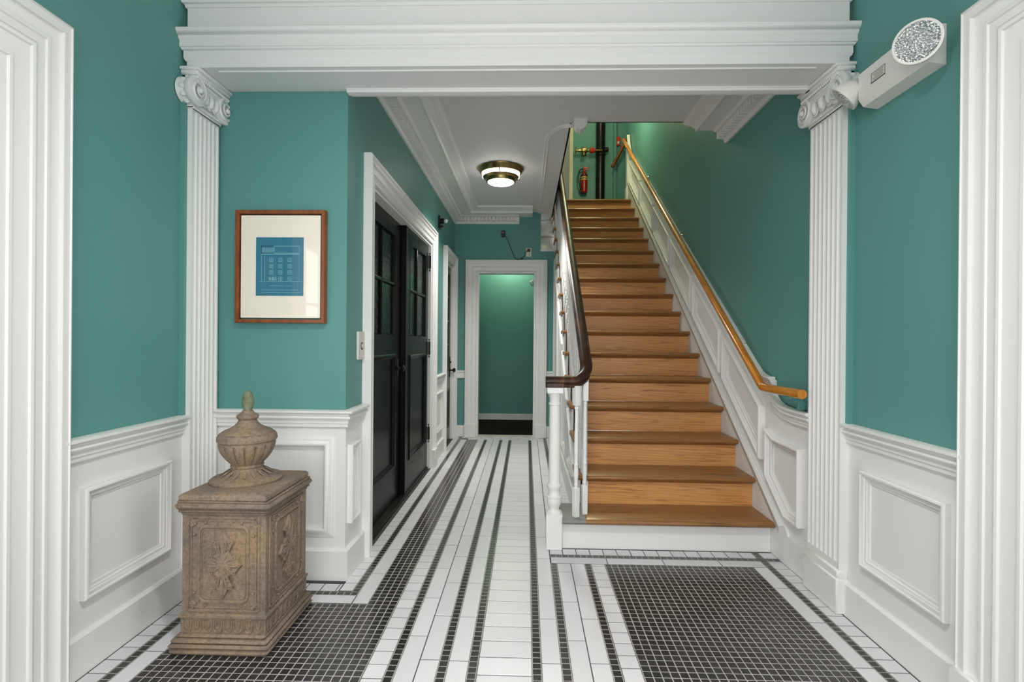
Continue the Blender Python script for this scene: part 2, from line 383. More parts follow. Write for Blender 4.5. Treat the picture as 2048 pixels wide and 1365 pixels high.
# mosaic fields and black strips
mosaic(.4305, 24, .0328, YB, 2.762); bed(.4295, 1.2180, YB, 2.763)
mosaic(-1.372, 24, .0331, YB, 2.293); bed(-1.3725, -.5765, YB, 2.294)
mosaic(-.709, 4, .0329, 2.2935, 6.148); bed(-.7095, -.5765, 2.293, 6.149)
for xa, ya, yb in ((-.8165, 2.372, 6.31), (-.4975, YB, 6.148), (-.3138, YB, 6.148), (-.2038, YB, 6.148), (.0315, YB, 6.148), (.1395, YB, 2.764), (.3208, YB, 2.764), (1.2922, YB, 2.955), (.2140, 2.962, 6.31), (-1.4805, YB, 2.48)):
    mosaic(xa, 1, .0330, ya, yb); bed(xa-.001, xa+.034, ya, yb)
nx = 37; mosaic(.1395, nx, (1.402-.1395)/nx, 2.842, 2.875); bed(.1395, 1.402, 2.8415, 2.8755)
nx = 19; mosaic(-1.4475, nx, (-.8165+1.4475)/nx, 2.372, 2.405); bed(-1.4475, -.8165, 2.3715, 2.4055)
O('grout_bed', gl, 'grout_l', floor, smooth=0)
# the 300 mosaic tiles that show largest are single parts, the rest one part
def area_px(t):
    x, y = (t[0]+t[1])/2, (t[2]+t[3])/2
    if y < 1.83: return -1
    if abs(x/y+.028) > .98: return -1
    if -1.36 < x < -.95 and 1.87 < y < 2.33: return -1
    return 1/(y**3)
MOS.sort(key=area_px, reverse=True)
for t in MOS[:300]: put_tile('mosaic_tile', *t, 'tileb')
mb = MB()
for (x0, x1, y0, y1) in MOS[300:]:
    x0 += .0015; x1 -= .0015; y0 += .0015; y1 -= .0015; z = random.uniform(-.0002, .0001); b = .0009
    mb.add([(x0,y0,z-.005),(x1,y0,z-.005),(x1,y1,z-.005),(x0,y1,z-.005),(x0+b,y0+b,z),(x1-b,y0+b,z),(x1-b,y1-b,z),(x0+b,y1-b,z)], [(0,1,5,4),(1,2,6,5),(2,3,7,6),(3,0,4,7),(4,5,6,7)])
O('mosaic_tiles', mb, 'tileb', floor, kind='stuff', smooth=0)
# white tiles
LP = .3055
for x0, x1, y0, y1, st in ((-.7825, -.7095, 2.2985, 6.148, 2.5986), (-.4635, -.389, YB, 6.148, 2.06), (-.389, -.3143, YB, 6.148, 2.213), (-.2800, -.2043, YB, 6.148, 2.2103), (.0655, .1390, YB, 6.148, 2.2091),
                           (.1735, .2470, YB, 2.764, 2.3584), (.2470, .3203, YB, 2.764, 2.2156), (.1400, .2130, 2.9585, 6.148, 3.03), (1.2185, 1.2915, YB, 2.764, 2.2300), (-1.4465, -1.3730, YB, 2.2985, 1.9154)):
    strip('plank_tile', x0, x1, y0, y1, LP, 'tilew', start=st)
strip('plank_tile', .1400, 1.2915, 2.7655, 2.8405, LP, 'tilew', 'x', .448)
strip('plank_tile', -1.4465, -.7835, 2.2985, 2.3712, LP, 'tilew', 'x', -.7835-LP)
strip('plank_tile', -.70, .2130, 6.1495, 6.2230, LP, 'tilew', 'x')
strip('square_tile', -.5755, -.4985, YB, 6.148, .0792, 'tilew', start=2.1901)
strip('square_tile', .3555, .4290, YB, 2.764, .0772, 'tilew', start=2.6588)
strip('square_tile', -.8830, -.8180, 2.4075, 6.31, .0772, 'tilew', start=2.568)
strip('square_tile', -1.5560, -.8850, 2.4070, 2.4800, .0755, 'tilew', 'x', -.9752)
strip('square_tile', -1.5560, -1.4825, YB, 2.4050, .0778, 'tilew', start=2.0922)
strip('square_tile', 1.3270, 1.4050, YB, 2.8400, .0770, 'tilew', start=2.5948)
strip('square_tile', 1.3270, 1.4050, 2.8775, 2.9560, .0785, 'tilew')
strip('square_tile', .1400, 1.2905, 2.8775, 2.9560, .0768, 'tilew', 'x', .2139)
strip('square_tile', -.7825, .2130, 6.2245, 6.3100, .1195, 'tilew', 'x')
strip('square_tile', .2485, .3370, 2.965, 6.31, .0772, 'tilew')
strip('ladder_tile', -.1695, .0308, YB, 6.148, .1045, 'tilew', start=2.246)
O('threshold', MB().bbox(-.66, .15, 6.312, 6.455, -.02, .006, .003), 'marble', floor)

# ---- walls (teal plaster above white wainscot)
def casing_path(y0, y1, zt, x): return [(x, y0, 0), (x, y0, zt), (x, y1, zt), (x, y1, 0)]
def rect_yz(x, y0, y1, z0, z1): return [(x, y0, z0), (x, y1, z0), (x, y1, z1), (x, y0, z1)]
wl = MB()
wl.box(XL-.12, XL, -1.3, .40, 0, 3.0).box(XL-.12, XL, 1.42, YP+.1, 0, 3.0).box(XL-.12, XL, .40, 1.42, 2.10, 3.0)
wall_left = O('wall_left', wl, 'teal', None, 'teal vestibule wall with white panelled wainscot behind the stone pedestal', 'wall', kind='structure')
O('wainscot', MB().box(XL, XL+.004, 1.66, 2.50, 0, .843), 'white2', wall_left)
O('chair_rail', MB().sweep([(XL, 1.672, .846), (XL, 2.31, .846)], P_RAIL, X_, sg=-1), 'white', wall_left)
O('baseboard', MB().sweep([(XL, 1.672, .148), (XL, 2.31, .148)], P_BASE, X_, sg=-1), 'white', wall_left)
O('panel_moulding', MB().sweep(rect_yz(XL+.004, 1.767, 2.210, .262, .660), P_PAN, X_, True), 'white', wall_left)
wr = MB()
wr.box(XR, XR+.12, -1.3, .40, 0, ZU).box(XR, XR+.12, 1.42, 7.35, 0, ZU).box(XR, XR+.12, .40, 1.42, 2.10, ZU)
wall_right = O('wall_right', wr, 'teal', None, 'long teal wall rising beside the staircase with white panelled dado', 'wall', kind='structure')
O('wainscot', MB().box(XR-.004, XR, 1.66, 2.60, 0, .843), 'white2', wall_right)
O('chair_rail', MB().sweep([(XR, 1.672, .846), (XR, 2.31, .846)], P_RAIL, -X_), 'white', wall_right)
O('baseboard', MB().sweep([(XR, 1.672, .148), (XR, 2.31, .148)], P_BASE, -X_), 'white', wall_right)
O('panel_moulding', MB().sweep(rect_yz(XR-.004, 1.754, 2.197, .262, .664), P_PAN, -X_, True, sg=-1), 'white', wall_right)
# dado beside the stair
capZ = lambda y: 1.092+(y-3.22)*.705
dado = [(2.5, 0), (7.34, 0), (7.34, 3.95), (7.16, 3.86), (3.22, 1.085), (3.12, 1.02), (3.03, .99), (2.965, .985), (2.965, .92), (2.93, .875), (2.86, .85), (2.78, .843), (2.5, .843)]
O('stair_dado', MB().prism(dado, 'x', XR-.012, XR), 'white2', wall_right)
cap = [(2.56, .852), (2.74, .852), (2.82, .858), (2.89, .878), (2.94, .915), (2.962, .955)]
O('chair_rail', MB().sweep([(XR-.012, y, z) for y, z in cap], wscale(P_RAIL, .92), -X_), 'white', wall_right)
cap2 = [(2.958, 1.004), (3.01, 1.004), (3.07, 1.014), (3.13, 1.038), (3.20, 1.082)]+[(y, capZ(y)) for y in (3.4, 5.0, 7.02)]+[(7.10, capZ(7.10)+.03), (7.15, capZ(7.1)+.12), (7.20, capZ(7.1)+.26)]
O('dado_cap', MB().sweep([(XR-.012, y, z) for y, z in cap2], [(0,0),(0,.034),(.006,.040),(.014,.038),(.02,.030),(.03,.028),(.034,.022),(.05,.020),(.055,.012),(.07,.010),(.07,0)], -X_), 'white', wall_right)
O('cap_end', MB().sweep([(XR-.012, 2.9585, .934), (XR-.012, 2.9585, .86)], [(0,0),(0,.034),(.014,.038),(.03,.028),(.04,.018),(.04,0)], -X_, sg=-1), 'white', wall_right)
PB = lambda y: .505+.722*(y-3.08)
PT = lambda y: .822+.714*(y-3.08)
for ya, yb in ((3.08, 3.68), (3.735, 4.345), (4.40, 5.02), (5.08, 5.70), (5.755, 6.385), (6.435, 7.11)):
    O('panel_moulding', MB().sweep([(XR-.012, ya, PB(ya)), (XR-.012, yb, PB(yb)), (XR-.012, yb, PT(yb)), (XR-.012, ya, PT(ya))], P_PAN2, -X_, True, sg=-1), 'white', wall_right)
O('panel_moulding', MB().sweep([(XR-.012, y, z) for y, z in ((2.785, .255), (3.015, .43), (3.015, .70), (2.92, .662), (2.64, .657), (2.64, .255))], P_PAN2, -X_, True, sg=-1), 'white', wall_right)
skirt = [(2.5, 0), (2.5, .16), (2.78, .16)]+[(y, .19+.742*(y-2.80)) for y in (2.80, 7.2)]+[(7.34, 3.50), (7.34, 0)]
O('stair_skirt', MB().prism(skirt, 'x', XR-.025, XR-.010), 'white2', wall_right)
O('skirt_cap', MB().sweep([(XR-.025, 2.83, .20), (XR-.025, 7.2, .20+.742*4.37)], [(-.002,0),(-.002,.012),(.010,.020),(.022,.018),(.028,.013),(.045,.012),(.052,.006),(.066,.004),(.066,0)], -X_), 'white', wall_right)
O('end_post', MB().bbox(XR-.035, XR+.12, 7.26, 7.36, 3.13, 3.95, .006).bbox(XR-.045, XR+.13, 7.25, 7.37, 3.13, 3.38, .008), 'white', wall_right)

wp = MB().box(XL, XH, YP, YP+.12, 0, 2.80)
wall_pic = O('wall_return', wp, 'teal', None, 'teal return wall that carries the framed blueprint', 'wall', kind='structure')
O('wainscot', MB().box(XL, XH, YP-.004, YP, 0, .843), 'white2', wall_pic)
O('panel_moulding', MB().sweep([(-1.48, YP-.004, .258), (-.997, YP-.004, .258), (-.997, YP-.004, .667), (-1.48, YP-.004, .667)], P_PAN, -Y_, True, sg=-1), 'white', wall_pic)
# hall left wall with two door openings
D1a, D1b, D2a, D2b, ZD = 2.915, 4.755, 5.60, 6.19, 2.085
wh = MB()
wh.box(XH-.14, XH, YP+.12, D1a, 0, 2.80).box(XH-.14, XH, D1b, D2a, 0, 2.80).box(XH-.14, XH, D2b, YF+.12, 0, 2.80).box(XH-.14, XH, D1a, D1b, ZD, 2.80).box(XH-.14, XH, D2a, D2b, 2.075, 2.80)
wall_hall = O('wall_hall_left', wh, 'teal', None, 'teal hall wall holding the two black doors', 'wall', kind='structure')
O('light_leak_block', MB().box(-1.75, -1.65, 2.7, 6.45, 0, 2.8).box(-1.65, XH-.14, 2.66, 2.76, 0, 2.8).box(-1.65, XH-.14, 6.35, 6.45, 0, 2.8).box(-1.65, XH-.14, 5.1, 5.2, 0, 2.8).box(-1.65, XH-.14, 2.7, 6.45, 2.8, 2.9).box(-1.65, XH-.14, 2.7, 6.45, -.08, 0), 'blackpl', wall_hall)  # added unseen black box, stops sky light leaking between the door leaves
O('wainscot', MB().box(XH, XH+.004, YP-.004, D1a-.05, 0, .843), 'white2', wall_hall)
O('wainscot', MB().box(XH, XH+.004, D1b+.05, D2a-.05, 0, .843), 'white2', wall_hall)
O('chair_rail', MB().sweep([(XL, YP, .846), (XH, YP, .846), (XH, 2.785, .846)], P_RAIL, Z_, sg=1) if 0 else MB().sweep([(XL+.03, YP, .846), (XH, YP, .846), (XH, 2.785, .846)], [(b, -a) for a, b in P_RAIL], Z_, sg=-1), 'white', wall_hall)
O('chair_rail', MB().sweep([(XH, 4.895, .846), (XH, 5.465, .846)], P_RAIL, X_, sg=-1), 'white', wall_hall)
O('baseboard', MB().sweep([(XL+.03, YP, .155), (XH, YP, .155), (XH, 2.785, .155)], [(b, -a) for a, b in [(0,0),(0,.010),(.010,.022),(.155,.022),(.155,0)]], Z_, sg=-1), 'white', wall_hall)
O('baseboard', MB().sweep([(XH, 4.895, .155), (XH, 5.465, .155)], [(0,0),(0,.010),(.010,.022),(.155,.022),(.155,0)], X_, sg=-1), 'white', wall_hall)
O('panel_moulding', MB().sweep(rect_yz(XH+.004, 2.556, 2.690, .27, .667), P_PAN, X_, True), 'white', wall_hall)
O('panel_moulding', MB().sweep(rect_yz(XH+.004, 4.97, 5.38, .27, .667), P_PAN, X_, True), 'white', wall_hall)
# far wall
FX0, FX1, FZ = -.612, .102, 2.043
wf = MB()
wf.box(XH, FX0, YF, YF+.12, 0, 2.80).box(FX0, FX1, YF, YF+.12, FZ, 2.80).box(FX1, .165, YF, YF+.12, 0, 2.80).box(.165, .37, YF, YF+.12, 0, 2.313)
wall_far = O('wall_far', wf, 'teal', None, 'teal end wall around the open doorway at the hall end', 'wall', kind='structure')
O('chair_rail', MB().bbox(XH, -.757, YF-.022, YF, .725, .815, .006).bbox(XH, -.757, YF-.030, YF, .795, .822, .006), 'white', wall_far)
O('chair_rail', MB().bbox(.246, .34, YF-.022, YF, .725, .815, .006).bbox(.246, .34, YF-.030, YF, .795, .822, .006), 'white', wall_far)
O('baseboard', MB().bbox(XH, -.757, YF-.020, YF, 0, .142, .005), 'white', wall_far)
O('baseboard', MB().bbox(.246, .34, YF-.020, YF, 0, .142, .005), 'white', wall_far)
O('soffit_box', MB().prism([(6.345, 2.313), (6.36, 2.340), (6.78, 2.606), (6.78, 2.80), (6.90, 2.80), (6.90, 2.30), (6.345, 2.29)], 'x', .165, .345), 'white', wall_far)
O('soffit_edge', MB().bbox(.160, .345, YF-.012, YF+.05, 2.300, 2.330, .004), 'white', wall_far)
O('soffit_moulding', MB().bbox(.165, .345, 6.74, 6.79, 2.745, 2.785, .008).bbox(.165, .345, 6.76, 6.79, 2.71, 2.75, .006), 'white', wall_far)
# front wall of the vestibule (street side, behind the viewer) with the glazed opening
wfr = MB().box(XL-.12, -1.12, -1.42, -1.3, 0, 3.0).box(.98, XR+.12, -1.42, -1.3, 0, 3.0).box(-1.12, .98, -1.42, -1.3, 2.50, 3.0)
O('wall_front', wfr, 'teal', None, 'street-side wall around the glazed entrance', 'wall', kind='structure')
O('ceiling_vestibule', MB().box(XL-.1, XR+.1, -1.4, 2.62, 2.90, 3.0), 'ceil', None, 'white ceiling of the entrance vestibule', 'ceiling', kind='structure')
# back room
br = MB().box(-1.0, .42, 7.72, 7.84, 0, 2.6).box(-.93, -.715, 6.45, 7.72, 0, 2.6).box(.30, .40, 6.45, 7.72, 0, 2.3)
wall_br = O('wall_back_room', br, 'teal', None, 'teal walls of the small room beyond the far doorway', 'wall', kind='structure')
O('baseboard', MB().bbox(-.715, .30, 7.70, 7.72, 0, .09, .004), 'white', wall_br)
O('ceiling_back_room', MB().box(-1.0, .42, 6.45, 7.84, 2.55, 2.65), 'ceil', None, 'pale ceiling of the room beyond the far doorway', 'ceiling', kind='structure')
O('floor_back_room', MB().box(-.95, .40, 6.45, 7.74, -.08, .004), 'carpet', None, 'dark carpet in the room beyond the far doorway', 'floor', kind='structure')
# upper stairwell
up = MB()
up.box(.08, .20, 3.55, 8.2, 3.10, ZU).box(.2, XR, 3.55, 3.67, 3.135, ZU).box(XR+.12, 2.6, 7.23, 7.35, 3.1, ZU).box(2.5, 2.62, 7.35, 8.2, 3.1, ZU)
up.box(.70, 2.6, 8.2, 8.32, 3.1, ZU).box(1.352, 1.392, 8.13, 8.2, 3.1, ZU)
wall_up = O('wall_landing', up, 'teal', None, 'green painted walls of the upper landing above the stairs', 'wall', kind='structure')
O('cream_trim', MB().bbox(.66, .715, 8.16, 8.2, 3.135, ZU-.4, .005), 'creamtrim', wall_up)
O('door_panel', MB().box(.20, .66, 8.2, 8.3, 3.1, ZU), 'mauve', wall_up)
O('ceiling_upper', MB().box(0.05, 2.65, 3.5, 8.35, ZU, ZU+.1), 'ceil', None, 'ceiling of the upper stairwell', 'ceiling', kind='structure')

# ---- hall ceiling with stairwell opening, cornice and edge mouldings
OX, OY = .315, 3.735
cl = MB().box(XH-.1, OX, YP, 6.86, ZC, 3.13).box(OX, XR+.1, YP, OY, ZC, 3.13)
ceiling = O('ceiling', cl, 'ceil', None, 'grey-white hall ceiling with an open stairwell', 'ceiling', kind='structure')
C1 = [(0,.148),(.014,.148),(.020,.140),(.022,.128),(.026,.122),(.030,.126),(.030,.072),(.080,.072),(.084,.068),(.094,.064),(.102,.056),(0,.056)]
C2 = [(0,.060),(.205,.060),(.212,.066),(.222,.066),(.226,.058),(.232,.046),(.244,.042),(.252,.034),(.268,.030),(.300,.022),(.312,.012),(.314,0),(0,0)]
O('cornice_bed', MB().sweep([(XH, YP, ZC), (XH, YF, ZC), (-.10, YF, ZC)], C1, -Z_), 'white', ceiling)
O('cornice', MB().sweep([(XH, YP, ZC), (XH, YF, ZC), (.06, YF, ZC)], C2, -Z_), 'white', ceiling)
O('cornice_bed', MB().sweep([(XR, OY, ZC), (XR, YP, ZC)], C1, -Z_), 'white', ceiling)
O('cornice', MB().sweep([(XR, OY-.004, ZC), (XR, YP, ZC)], C2, -Z_), 'white', ceiling)
dn = MB(); y = YP+.03
while y < YF-.08: dn.bbox(XH+.028, XH+.074, y, y+.026, ZC-.126, ZC-.074, .002); y += .0440
x = XH+.075
while x < -.14: dn.bbox(x, x+.026, YF-.074, YF-.028, ZC-.124, ZC-.074, .002); x += .0440
y = YP+.03
while y < OY-.03: dn.bbox(XR-.074, XR-.028, y, y+.026, ZC-.124, ZC-.074, .002); y += .0440
O('dentils', dn, 'white', ceiling, kind='stuff')
pth = [(.148, 6.80)]+[(.148, 4.05)]+[(.148+.165*(1-math.cos(a)), 4.05-.28*math.sin(a)) for a in [PI/2*i/8 for i in range(1, 9)]]+[(.345, 3.77)]
PM = [(-.022,0),(-.022,.008),(-.012,.015),(0,.009),(.010,.013),(.020,.008),(.020,0)]
O('ceiling_moulding', MB().sweep([(px_, py_, ZC) for px_, py_ in pth], PM, -Z_), 'white', ceiling)
pend = [(.327, 2.80), (.327, 2.755), (.333, 2.735), (.350, 2.718), (.366, 2.713), (.373, 2.703), (.380, 2.713), (.396, 2.718), (.413, 2.735), (.419, 2.755), (.419, 2.80)]
O('pendant_drop', MB().prism(pend, 'y', 3.66, 3.745).bbox(.322, .424, 3.652, 3.75, 2.770, 2.80, .005).bbox(.324, .422, 3.656, 3.748, 2.748, 2.757, .003), 'white', ceiling)
O('stairwell_fascia', MB().box(OX-.012, OX, OY, 7.1, ZC, 3.13).box(OX, XR, OY-.012, OY, ZC, 3.13), 'white2', ceiling)

# ---- entablature over the pilasters
XB0, XB1, YB0, ZB = -1.555, 1.405, 2.298, 2.432
beam = O('trim_1', MB().box(XB0, XB1, YB0, 2.505, ZB, 2.95).box(XL, XR, 2.33, YP+.06, 2.436, 2.95).box(XH, XR, 2.50, 2.56, 2.43, 2.95), 'ceil', None, 'broad white entablature beam spanning the vestibule on two pilasters', 'beam', kind='structure')
PE = [(0,0),(0,-.148),(.010,-.148)]
ARCH = [(0, ZB-.0), (.004, ZB), (.004, 2.458), (.008, 2.461), (.012, 2.466), (.012, 2.470), (.014, 2.472), (.014, 2.503), (.018, 2.505), (.022, 2.511), (.022, 2.515), (.026, 2.517), (.026, 2.546), (.031, 2.549), (.036, 2.557), (.036, 2.561), (.044, 2.565), (.052, 2.578), (.054, 2.588), (.050, 2.591), (0, 2.591)]
pathb = [(XB0, 2.42, 0), (XB0, YB0, 0), (XB1, YB0, 0), (XB1, 2.42, 0)]
O('architrave', MB().sweep(pathb, ARCH, Z_, sg=-1), 'white', beam)
O('frieze', MB().box(XB0-.003, XB1+.003, YB0-.003, YB0, 2.58, 2.705), 'white', beam)
CRN = [(0, 2.703), (.010, 2.703), (.012, 2.716), (.020, 2.720), (.030, 2.745), (.050, 2.78), (.075, 2.80), (.080, 2.84), (0, 2.84)]
O('crown', MB().sweep(pathb, CRN, Z_, sg=-1), 'white', beam)
O('back_moulding', MB().bbox(XH+.003, XR-.05, 2.497, 2.536, 2.414, 2.434, .003).bbox(XH+.003, XR-.05, 2.492, 2.51, 2.424, 2.434, .003), 'white', beam)
O('soffit_groove', MB().bbox(XB0+.12, XB1-.12, 2.325, 2.332, ZB-.006, ZB+.004, .002), 'white', beam)

# ---- pilasters with Ionic capitals
def spiral(c, r0, turns, u, w_, n, k=44, start=PI/2, sg=1):
    pts = []
    for i in range(k):
        t = i/(k-1); r = r0*(1-.86*t**.8); a = start+sg*2*PI*turns*t
        pts.append(V(c)+u*(r*math.cos(a))+w_*(r*math.sin(a))+n*(.010*t))
    return pts
def pilaster(name, xw, s, y0, y1, nfl, label):
    """xw wall plane, s = +1 faces +X, -1 faces -X"""
    n = X_*s; xf = xw+s*.042 if s > 0 else xw+s*.042
    ym = (y0+y1)/2
    root = E(name, (xw, ym, 0), label, 'pilaster', kind='structure')
    a, b = sorted((xw, xf))
    O('backing_strip', MB().box(*sorted((xw, xw+s*.020)), y0-.012, y1+.010, .84, 2.43), 'teal', root)
    # fluted shaft: section in plan (y, out)
    ya, yb = y0+.008, y1-.008; wd = (yb-ya); fl = wd/(nfl+.35); sec = [(ya, 0), (ya, .042)]
    y = ya+fl*.30
    for i in range(nfl):
        for t in range(7):
            a_ = PI*t/6; sec.append((y+fl*.375*(1-math.cos(a_)), .042-.013*math.sin(a_)))
        y += fl
    sec += [(yb, .042), (yb, 0)]
    sh = MB(); flat = [(p, .042 if 0 < i < len(sec)-1 else 0) for i, (p, q) in enumerate(sec)]
    def ring(z, k): return [(xw+s*((q*k+(f*(1-k)))), p, z) for (p, q), (_, f) in zip(sec, flat)]
    sh.rings([ring(.19, 0), ring(.225, 0), ring(.232, .6), ring(.242, 1), ring(2.225, 1), ring(2.236, .6), ring(2.243, 0), ring(2.30, 0)])
    O('shaft', sh, 'white', root)
    bs = MB(); lo, hi = sorted((xw, xf+s*.014)); bs.bbox(lo, hi, y0, y1, 0, .158, .006)
    lo, hi = sorted((xw, xf+s*.008)); bs.bbox(lo, hi, y0+.003, y1-.003, .15, .195, .008)
    O('base', bs, 'white', root)
    cp = MB()
    lo, hi = sorted((xw, xf+s*.006)); cp.box(lo, hi, y0+.004, y1-.004, 2.25, 2.42)
    # necking bead row
    lo, hi = sorted((xw, xf+s*.010)); cp.bbox(lo, hi, y0+.004, y1-.004, 2.250, 2.262, .004)
    # channel band between the volutes
    lo, hi = sorted((xw, xf+s*.030)); cp.bbox(lo, hi, y0-.004, y1+.004, 2.342, 2.372, .006)
    lo, hi = sorted((xw, xf+s*.036)); cp.bbox(lo, hi, y0-.004, y1+.004, 2.364, 2.376, .004)
    # abacus
    lo, hi = sorted((xw, xf+s*.030)); cp.bbox(lo, hi, y0-.012, y1+.012, 2.378, 2.398, .006)
    lo, hi = sorted((xw, xf+s*.040)); cp.bbox(lo, hi, y0-.020, y1+.020, 2.396, 2.418, .007)
    lo, hi = sorted((xw, xf+s*.050)); cp.bbox(lo, hi, y0-.026, y1+.026, 2.414, 2.431, .005)
    O('capital', cp, 'white', root)
    vo = MB()
    for yc, sg in ((y0+.004, 1), (y1-.004, -1)):
        c = V((xf, yc, 2.328))
        T = Matrix.Translation(V((xw, yc, 2.328))) @ (Matrix.Rotation(PI/2*s, 4, 'Y'))
        vo.lathe([(.03, 0), (.060, .004), (.056, .020), (.052, .034), (.060, .046), (.066, .056), (.066, .070), (.058, .073), (.03, .070)], seg=30, T=T)
        pts = spiral(c+n*.031, .060, 2.2, -Y_*sg, Z_, n)
        vo.tube(pts, [.0075-.0035*i/len(pts) for i in range(len(pts))], 6)
        vo.ell(c+n*.040, .012, .013, .013)
        # leaf scales on the bolster
        for k in range(7):
            a_ = PI*.30+k*PI*.20
            d = V((0, -sg*math.sin(a_)*1.0, math.cos(a_)))
            vo.ell(V((xw+s*.030, yc, 2.328))+d*.054, .016, .011, .011, seg=8, rows=5)
    O('volutes', vo, 'white', root)
    eg = MB(); ne = 3; span = (y1-y0)-.10
    for i in range(ne):
        yc = y0+.05+span*(i+.5)/ne; c = V((xf+s*.018, yc, 2.322))
        eg.ell(c, .020, .017, .032)
        arc = [c+Y_*(.027*math.cos(t))+Z_*(.010+.046*math.sin(t))-n*.002 for t in [PI+PI*k/10 for k in range(11)]]
        eg.tube(arc, .005, 6)
        eg.leaf(c+Y_*(span/ne/2)+Z_*.028-n*.012, -Z_, Y_, n, .060, .008, .014, 5)
    nb = int((y1-y0)/.012)
    for i in range(nb):
        eg.ell((xf+s*.012, y0+.006+(y1-y0-.012)*i/(nb-1), 2.268), .005, .005, .006, seg=6, rows=4)
        eg.ell((xf+s*.034, y0-.008+(y1-y0+.016)*i/(nb-1), 2.386), .007, .005, .008, seg=6, rows=4)
    O('egg_and_dart', eg, 'white', root, kind='stuff')
    return root
pilaster('trim_2', XL, 1, 2.295, 2.515, 6, 'fluted white pilaster with scrolled capital behind the stone pedestal')
pilaster('trim_3', XR, -1, 2.295, 2.570, 7, 'fluted white pilaster with scrolled capital at the foot of the wall handrail')

# ==================================================================== DOORS
def casing(mb_y0, mb_y1, zt, x, n, sg): return MB().sweep([(x, mb_y0, 0), (x, mb_y0, zt), (x, mb_y1, zt), (x, mb_y1, 0)], P_CASE, n, sg=sg)
# vestibule doorways (only their casings are in view)
d4 = E('door_4', (XL, 1.0, 0), 'deep white moulded casing of the doorway beside the teal left wall', 'door casing', kind='structure')
O('casing', MB().sweep([(XL, 1.690, 0), (XL, 1.690, 2.245), (XL, .128, 2.245), (XL, .128, 0)], P_CASE2, X_, sg=1), 'white', d4)
O('jamb', MB().box(XL-.125, XL+.006, 1.39, 1.421, 0, 2.10).box(XL-.125, XL+.006, .397, .43, 0, 2.10).box(XL-.125, XL+.006, .43, 1.39, 1.96, 2.10), 'white', d4)
def added_glazed_leaf(parent, x):  # added unseen leaves; the side doorways serve as openings for daylight
    """white glazed door leaf with a grid of clear panes across the side doorway"""
    y0, y1, z0, z1 = .43, 1.39, 0.006, 1.96
    f = MB().box(x-.02, x+.02, y0, y0+.07, z0, z1).box(x-.02, x+.02, y1-.07, y1, z0, z1).box(x-.02, x+.02, y0+.07, y1-.07, z0, .22).box(x-.02, x+.02, y0+.07, y1-.07, z1-.08, z1)
    lf = O('door_leaf', f, 'white', parent)
    ys = [y0+.07, (y0+y1)/2, y1-.07]; zs = [.22+(z1-.30)*i/4 for i in range(5)]
    for k in range(1, 2): O('glazing_bar', MB().box(x-.012, x+.012, ys[k]-.011, ys[k]+.011, zs[0], zs[-1]), 'white', lf)
    for k in range(1, 4): O('glazing_bar', MB().box(x-.0115, x+.0115, ys[0], ys[-1], zs[k]-.011, zs[k]+.011), 'white', lf)
    for a in range(2):
        for b in range(4):
            O('glass_pane', MB().add([(x, ys[a], zs[b]), (x, ys[a+1], zs[b]), (x, ys[a+1], zs[b+1]), (x, ys[a], zs[b+1])], [(0, 1, 2, 3)]), 'glass', lf)
added_glazed_leaf(d4, XL-.09)
d5 = E('door_5', (XR, 1.0, 0), 'deep white moulded casing of the doorway near the emergency light', 'door casing', kind='structure')
O('casing', MB().sweep([(XR, 1.690, 0), (XR, 1.690, 2.265), (XR, .128, 2.265), (XR, .128, 0)], P_CASE2, -X_, sg=-1), 'white', d5)
O('jamb', MB().box(XR-.006, XR+.125, 1.39, 1.421, 0, 2.10).box(XR-.006, XR+.125, .397, .43, 0, 2.10).box(XR-.006, XR+.125, .43, 1.39, 1.96, 2.10), 'white', d5)
added_glazed_leaf(d5, XR+.09)
O('plinth_block', MB().bbox(XR-.056, XR, 1.60, 1.700, 0, .165, .006), 'white', d5)

def leaf_door(parent, name, xf, y0, y1, z0, z1, glass, mid_y, rails, panel, m, thick=.042):
    """framed door leaf facing +X: glass=(ya,yb,za,zb), rails = glazing bar heights, panel=(ya,yb,za,zb)"""
    f = MB(); xb = xf-thick
    ga, gb, gc, gd = glass; pa, pb, pc, pd = panel
    f.box(xb, xf, y0, ga, z0, z1).box(xb, xf, gb, y1, z0, z1).box(xb, xf, ga, gb, gd, z1).box(xb, xf, ga, gb, pd, gc).box(xb, xf, ga, gb, z0, pc)
    if pa > ga: f.box(xb, xf, ga, pa, pc, pd)
    if pb < gb: f.box(xb, xf, pb, gb, pc, pd)
    lf = O(name, f, m, parent)
    O('door_panel', MB().box(xb+.010, xf-.014, pa-.004, pb+.004, pc-.004, pd+.004), m, lf)
    O('panel_moulding', MB().sweep(rect_yz(xf, pa, pb, pc, pd), [(-.012,-.012),(-.012,.004),(-.004,.010),(.006,.009),(.012,.002),(.022,-.003),(.028,-.012)], X_, True), m, lf)
    cols = [(ga, gb)] if mid_y is None else [(ga, mid_y), (mid_y, gb)]
    zs = [gc]+list(rails)+[gd]
    for ca, cb in cols:
        for za, zb in zip(zs[:-1], zs[1:]):
            O('glass_pane', MB().box(xf-.024, xf-.018, ca, cb, za, zb), 'dglass', lf)
    mu = MB().sweep(rect_yz(xf-.018, ga, gb, gc, gd), [(0,0),(0,.020),(.005,.020),(.010,.008),(.014,.003),(.014,0)], X_, True)
    for z in rails: mu.bbox(xf-.020, xf-.002, ga, gb, z-.012, z+.012, .005)
    if mid_y is not None: mu.bbox(xf-.020, xf-.002, mid_y-.012, mid_y+.012, gc, gd, .005)
    O('glazing_bars', mu, m, lf)
    return lf
d1 = E('door_1', (XH, 3.83, 0), 'pair of tall glossy black panelled doors with glazed upper halves', 'double door', kind='structure')
